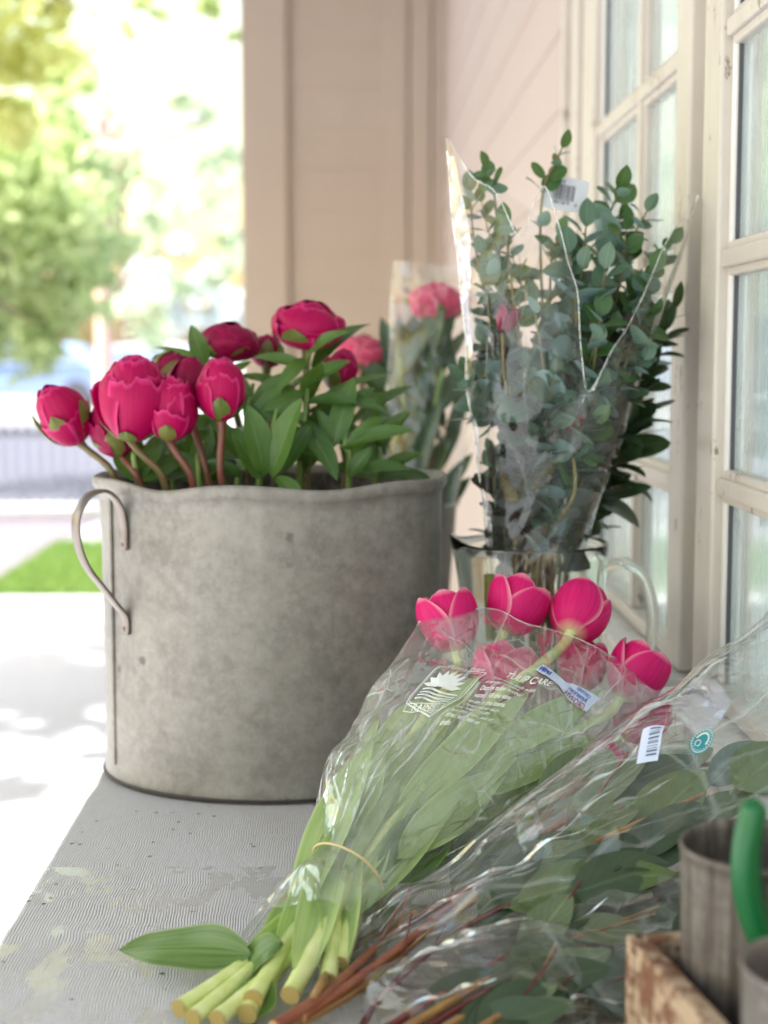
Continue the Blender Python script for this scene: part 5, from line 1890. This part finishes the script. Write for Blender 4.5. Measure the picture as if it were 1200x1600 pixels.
# ------------------------------------------------------------------ broad leaved bunch lying at the right, in film
M_BL1 = m_leaf('grey_olive_leaf', lin(84, 100, 64), lin(108, 124, 90), 0.36, 0.12, 0.42, lin(166, 172, 138), side=7)
M_BL2 = m_leaf('olive_leaf', lin(70, 92, 48), lin(92, 112, 60), 0.34, 0.12, 0.35, lin(136, 148, 96), side=7)
M_BL3 = m_leaf('dark_olive_leaf', lin(44, 62, 42), lin(60, 80, 52), 0.34, 0.1, 0.3, side=7)
M_BL4 = m_leaf('blue_grey_leaf', lin(84, 106, 102), lin(104, 126, 122), 0.36, 0.1, 0.35, side=7)
M_RSTEM = m_stem('red_brown_stem', lin(126, 62, 50), lin(146, 88, 52), 0.38, cut=lin(196, 150, 96))
M_RSTEMD = m_stem('dark_red_stem', lin(92, 34, 38), lin(112, 48, 42), 0.38)
M_TAN = m_stem('tan_stem', lin(158, 122, 66), lin(128, 90, 54), 0.4)


def broad(label, ctrl, leaves, seed, mat_s, rad=0.0034, nrand=6, LR=(0.06, 0.09), mats=None, rng=(0.4, 0.95), group='broad leaved stems in the lying sleeves', upv=(0, -0.6, 0.8), zr=(-.25, .4)):
    r = random.Random(seed)
    t = thing('leafy_branch', label, 'branch', V(ctrl[0]), group)
    pts = spline(ctrl, 44)
    mb = MB()
    mb.tube(pts, [rad * (1.1 - 0.6 * k / 43) for k in range(44)], 9)
    for k in range(3):
        i = r.randrange(14, 38)
        d = (pts[i + 3] - pts[i]).normalized() + V((r.uniform(-.5, .5), r.uniform(-.4, .4), r.uniform(-.1, .6)))
        mb.tube(spline([pts[i], pts[i] + d * 0.02, pts[i] + d * 0.045], 6), rad * 0.3, 5)
    mb.build('stem', mat_s, t)
    groups = {}
    for (b, e, W, curl, m) in leaves:
        lb = groups.setdefault(m, MB())
        d = e - b
        leaf(lb, b, d, V(upv) + V((r.uniform(-.3, .3), 0, r.uniform(-.2, .2))), d.length * 1.02, W, curl, 0.16, 0.88, nv=16, stalk=0.006, wave=0.02, seed=r.uniform(0, 6))
    for k in range(nrand):
        m = (mats or [M_BL1, M_BL2, M_BL3])[r.randrange(len(mats or [0, 0, 0]))]
        lb = groups.setdefault(m, MB())
        i = int(43 * r.uniform(*rng))
        d = (pts[min(43, i + 2)] - pts[max(0, i - 2)]).normalized() + V((r.uniform(-.5, .5), r.uniform(-.5, .5), r.uniform(*zr)))
        L = r.uniform(*LR)
        leaf(lb, pts[i], d, V((r.uniform(-.4, .4), -0.6, 0.8)), L, L * r.uniform(.32, .46), r.uniform(-.2, .5), 0.15, 0.88, nv=14, stalk=0.007, wave=0.02, seed=k)
    for m, lb in groups.items():
        lb.build('leaves', m, t)


z1 = T + 0.020
broad('reddish stem with a forked foot, topmost of the stems pushed out of the lying sleeve', [PZ(428, 1606, z1), PZ(520, 1545, z1 + .006), P(640, 1440, 1.10), P(850, 1330, 1.15), P(1000, 1250, 1.18)],
      [(P(905, 1310, 1.165), P(992, 1262, 1.17), .030, .1, M_BL1), (P(975, 1330, 1.14), P(1094, 1205, 1.17), .047, .2, M_BL2), (P(985, 1245, 1.19), P(1086, 1168, 1.21), .020, .5, M_BL4),
       (P(850, 1335, 1.14), P(985, 1268, 1.15), .026, .1, M_BL1), (P(1060, 1290, 1.15), P(1168, 1243, 1.16), .024, .1, M_BL2)], 1, M_RSTEM, 0.0042, 4, rng=(.5, .8))
broad('tan brown stem lying beside the forked reddish stem in the lying sleeve', [PZ(440, 1612, z1 - .004), PZ(560, 1545, z1), P(720, 1420, 1.09), P(900, 1330, 1.12), P(1100, 1240, 1.16)],
      [(P(785, 1352, 1.11), P(948, 1322, 1.11), .024, .15, M_BL1), (P(820, 1392, 1.085), P(1032, 1325, 1.10), .036, .1, M_BL3), (P(1140, 1240, 1.15), P(1225, 1170, 1.17), .044, .1, M_BL2), (P(1100, 1235, 1.19), P(1180, 1160, 1.20), .03, .4, M_BL4)], 2, M_TAN, 0.0034, 4, rng=(.5, .85))
broad('dark stem with olive leaves reaching farthest up toward the window', [PZ(470, 1590, z1), PZ(600, 1500, z1 + .01), P(800, 1340, 1.16), P(980, 1230, 1.20), P(1190, 1175, 1.24)],
      [(P(1150, 1235, 1.20), P(1235, 1195, 1.21), .045, .1, M_BL2), (P(840, 1290, 1.19), P(905, 1170, 1.24), .032, .2, M_BL1), (P(700, 1400, 1.14), P(800, 1285, 1.2), .04, .2, M_BL1), (P(900, 1260, 1.2), P(950, 1180, 1.22), .035, .2, M_BL1)], 3, M_RSTEM, 0.0034, 6, mats=[M_BL1, M_BL1, M_BL3])
broad('thin dark red stem splayed out at the foot of the lying sleeve', [PZ(560, 1612, z1 - .012), PZ(612, 1540, z1 - .006), P(760, 1430, 1.07), P(1000, 1340, 1.08)],
      [(P(880, 1400, 1.06), P(1030, 1350, 1.07), .04, .1, M_BL3), (P(960, 1360, 1.07), P(1075, 1290, 1.10), .04, .1, M_BL3)], 4, M_RSTEMD, 0.0026, 7, mats=[M_BL3, M_BL3, M_BL2], rng=(.55, 1))
# fork loop at the stem's foot
mb = MB()
mb.tube(spline([PZ(486, 1566, z1 + .004), PZ(502, 1538, z1 + .014), P(526, 1500, 1.065), P(575, 1466, 1.085), P(650, 1425, 1.1)], 20), 0.0029, 9)
tag(mb.build('bent_twig', M_TAN), 'bent tan twig arching out at the foot of the lying sleeve', 'twig')

ls = Sleeve(P(470, 1535, 1.085), P(585, 1590, 1.03), P(1216, 962, 1.27), P(1225, 1345, 1.115),
            lambda v: 0.030 + 0.024 * v, lambda v: 0.0060 + 0.002 * (1 - v), 23, floor=T + 0.003, freq=0.6, bow=0.006)
lsl = thing('leafy_sleeve', 'wide clear film sleeve lying across the broad leaved stems and against the window', 'wrapping', V((0.1, 1.1, T)))
ls.mesh(150, 220).build('film', m_film('leafy_film', 0.05, 0.05, grazing=0.8, crease=0.35, sc=0.6, bag=ls, stretch=0.35, bumpk=0.35, rough=0.09), lsl)
mb = MB()
mb.tube([ls.pos(-0.999, 0.05 + 0.95 * k / 70, 1) for k in range(71)], 0.0009, 6)
mb.build('film_seam', M_SEAM, lsl)
pleats(ls, lsl, 22, 9, -0.95, 0.7, 0.04, 0.9)
# milky label panel, barcode sticker and round green seal on that film
aP = ls.find(1092, 1098)
mb = MB()
poly2(mb, ls, aP, [(-0.034, 0.016), (0.034, 0.018), (0.036, -0.018), (-0.020, -0.020), (-0.034, -0.006)], 0.0014, radians(26))
mb.build('milky_panel', m_film('milky_film', 0.62, 0.10, hazecol=(0.72, 0.76, 0.95, 1)), lsl)
aB = ls.find(1017, 1163)
mb = MB()
poly2(mb, ls, aB, [(-0.011, 0.010), (0.011, 0.010), (0.011, -0.011), (-0.011, -0.011)], 0.0014, radians(-26))
stk = mb.build('sticker', M_LAB, lsl, smooth=False)
mb = MB()
x = -0.0085
while x < 0.0085:
    w = rb.choice((0.0004, 0.0007, 0.0011))
    line2(mb, ls, aB, [(x, -0.003), (x, 0.0075)], w, 0.0019, radians(-26))
    x += w + rb.choice((0.0006, 0.0011))
mb.build('barcode', m_plain('grey_print', lin(92, 112, 132), 0.6), stk, smooth=False)
aS = ls.find(1097, 1160)
M_TEAL = m_plain('teal_seal_ink', lin(46, 150, 160), 0.5)
mb = MB()
poly2(mb, ls, aS, [((0.0088 + 0.0005 * (k % 2)) * cos(2 * pi * k / 48), (0.0112 + 0.0006 * (k % 2)) * sin(2 * pi * k / 48)) for k in range(48)], 0.0018, 0.1)
seal = mb.build('round_seal', M_TEAL, lsl, smooth=False)
mb = MB()
line2(mb, ls, aS, [(0.0082 * cos(a), 0.0104 * sin(a)) for a in [2 * pi * k / 40 for k in range(41)]], 0.0005, 0.0023, 0.1)
line2(mb, ls, aS, [(0.0052 * cos(a), 0.0068 * sin(a)) for a in [radians(20 + 200 * k / 20) for k in range(21)]], 0.0015, 0.0023, 0.1)
line2(mb, ls, aS, [(0.0022 * cos(a) + 0.0005, 0.0028 * sin(a) - 0.004) for a in [radians(-30 + 330 * k / 14) for k in range(15)]], 0.0008, 0.0023, 0.1)
for k in range(22):
    a = 2 * pi * k / 22
    line2(mb, ls, aS, [(0.0066 * cos(a), 0.0085 * sin(a)), (0.0076 * cos(a), 0.0097 * sin(a))], 0.0006, 0.0023, 0.1)
mb.build('seal_print', M_INK, seal, smooth=False)

# ------------------------------------------------------------------ second wrapped bunch, lowest in front beside the crate
for i in range(7):
    r = random.Random(40 + i)
    a = PZ(590 + 20 * i, 1615 + 6 * i, T + 0.012 + 0.004 * (i % 2))
    b = P(1060 - 18 * i, 1392 + 30 * i, 1.10 - 0.017 * i)
    b.z = max(b.z, T + 0.016)
    m = a.lerp(b, 0.5) + V((0, 0, 0.012))
    broad('brown stem with dull leaves bundled in the low film beside the crate', [a, m, b], [], 80 + i, M_TAN if i % 2 else M_RSTEMD, 0.0028, 6, LR=(.05, .085), mats=[M_BL3, M_BL1, M_BL3], rng=(.1, .95),
          group='stems in the low wrapped bunch', zr=(-.12, .06))
fs_ = Sleeve(P(555, 1570, 1.03), P(590, 1680, 0.955), P(1096, 1366, 1.115), P(1015, 1640, 0.958),
             lambda v: 0.030 + 0.026 * sin(pi * min(1, v + .15)), lambda v: 0.0080, 35, floor=T + 0.002, freq=0.8)
fsl = thing('low_sleeve', 'crumpled clear film around the dull stems lowest on the table beside the crate', 'wrapping', V((0.1, 1.0, T)))
fs_.mesh(150, 170).build('film', m_film('low_film', 0.02, 0.04, (0.93, 0.91, 0.86, 1), grazing=0.6, crease=0.4, sc=0.9, bag=fs_, stretch=0.35, bumpk=0.32, rough=0.10), fsl)
mb = MB()
mb.tube([fs_.pos(-0.999, 0.45 + 0.55 * k / 40, 1) for k in range(41)], 0.0010, 6)
mb.build('film_seam', M_SEAM, fsl)
pleats(fs_, fsl, 16, 10, -0.9, 0.9, 0.05, 0.95, 0.0028)
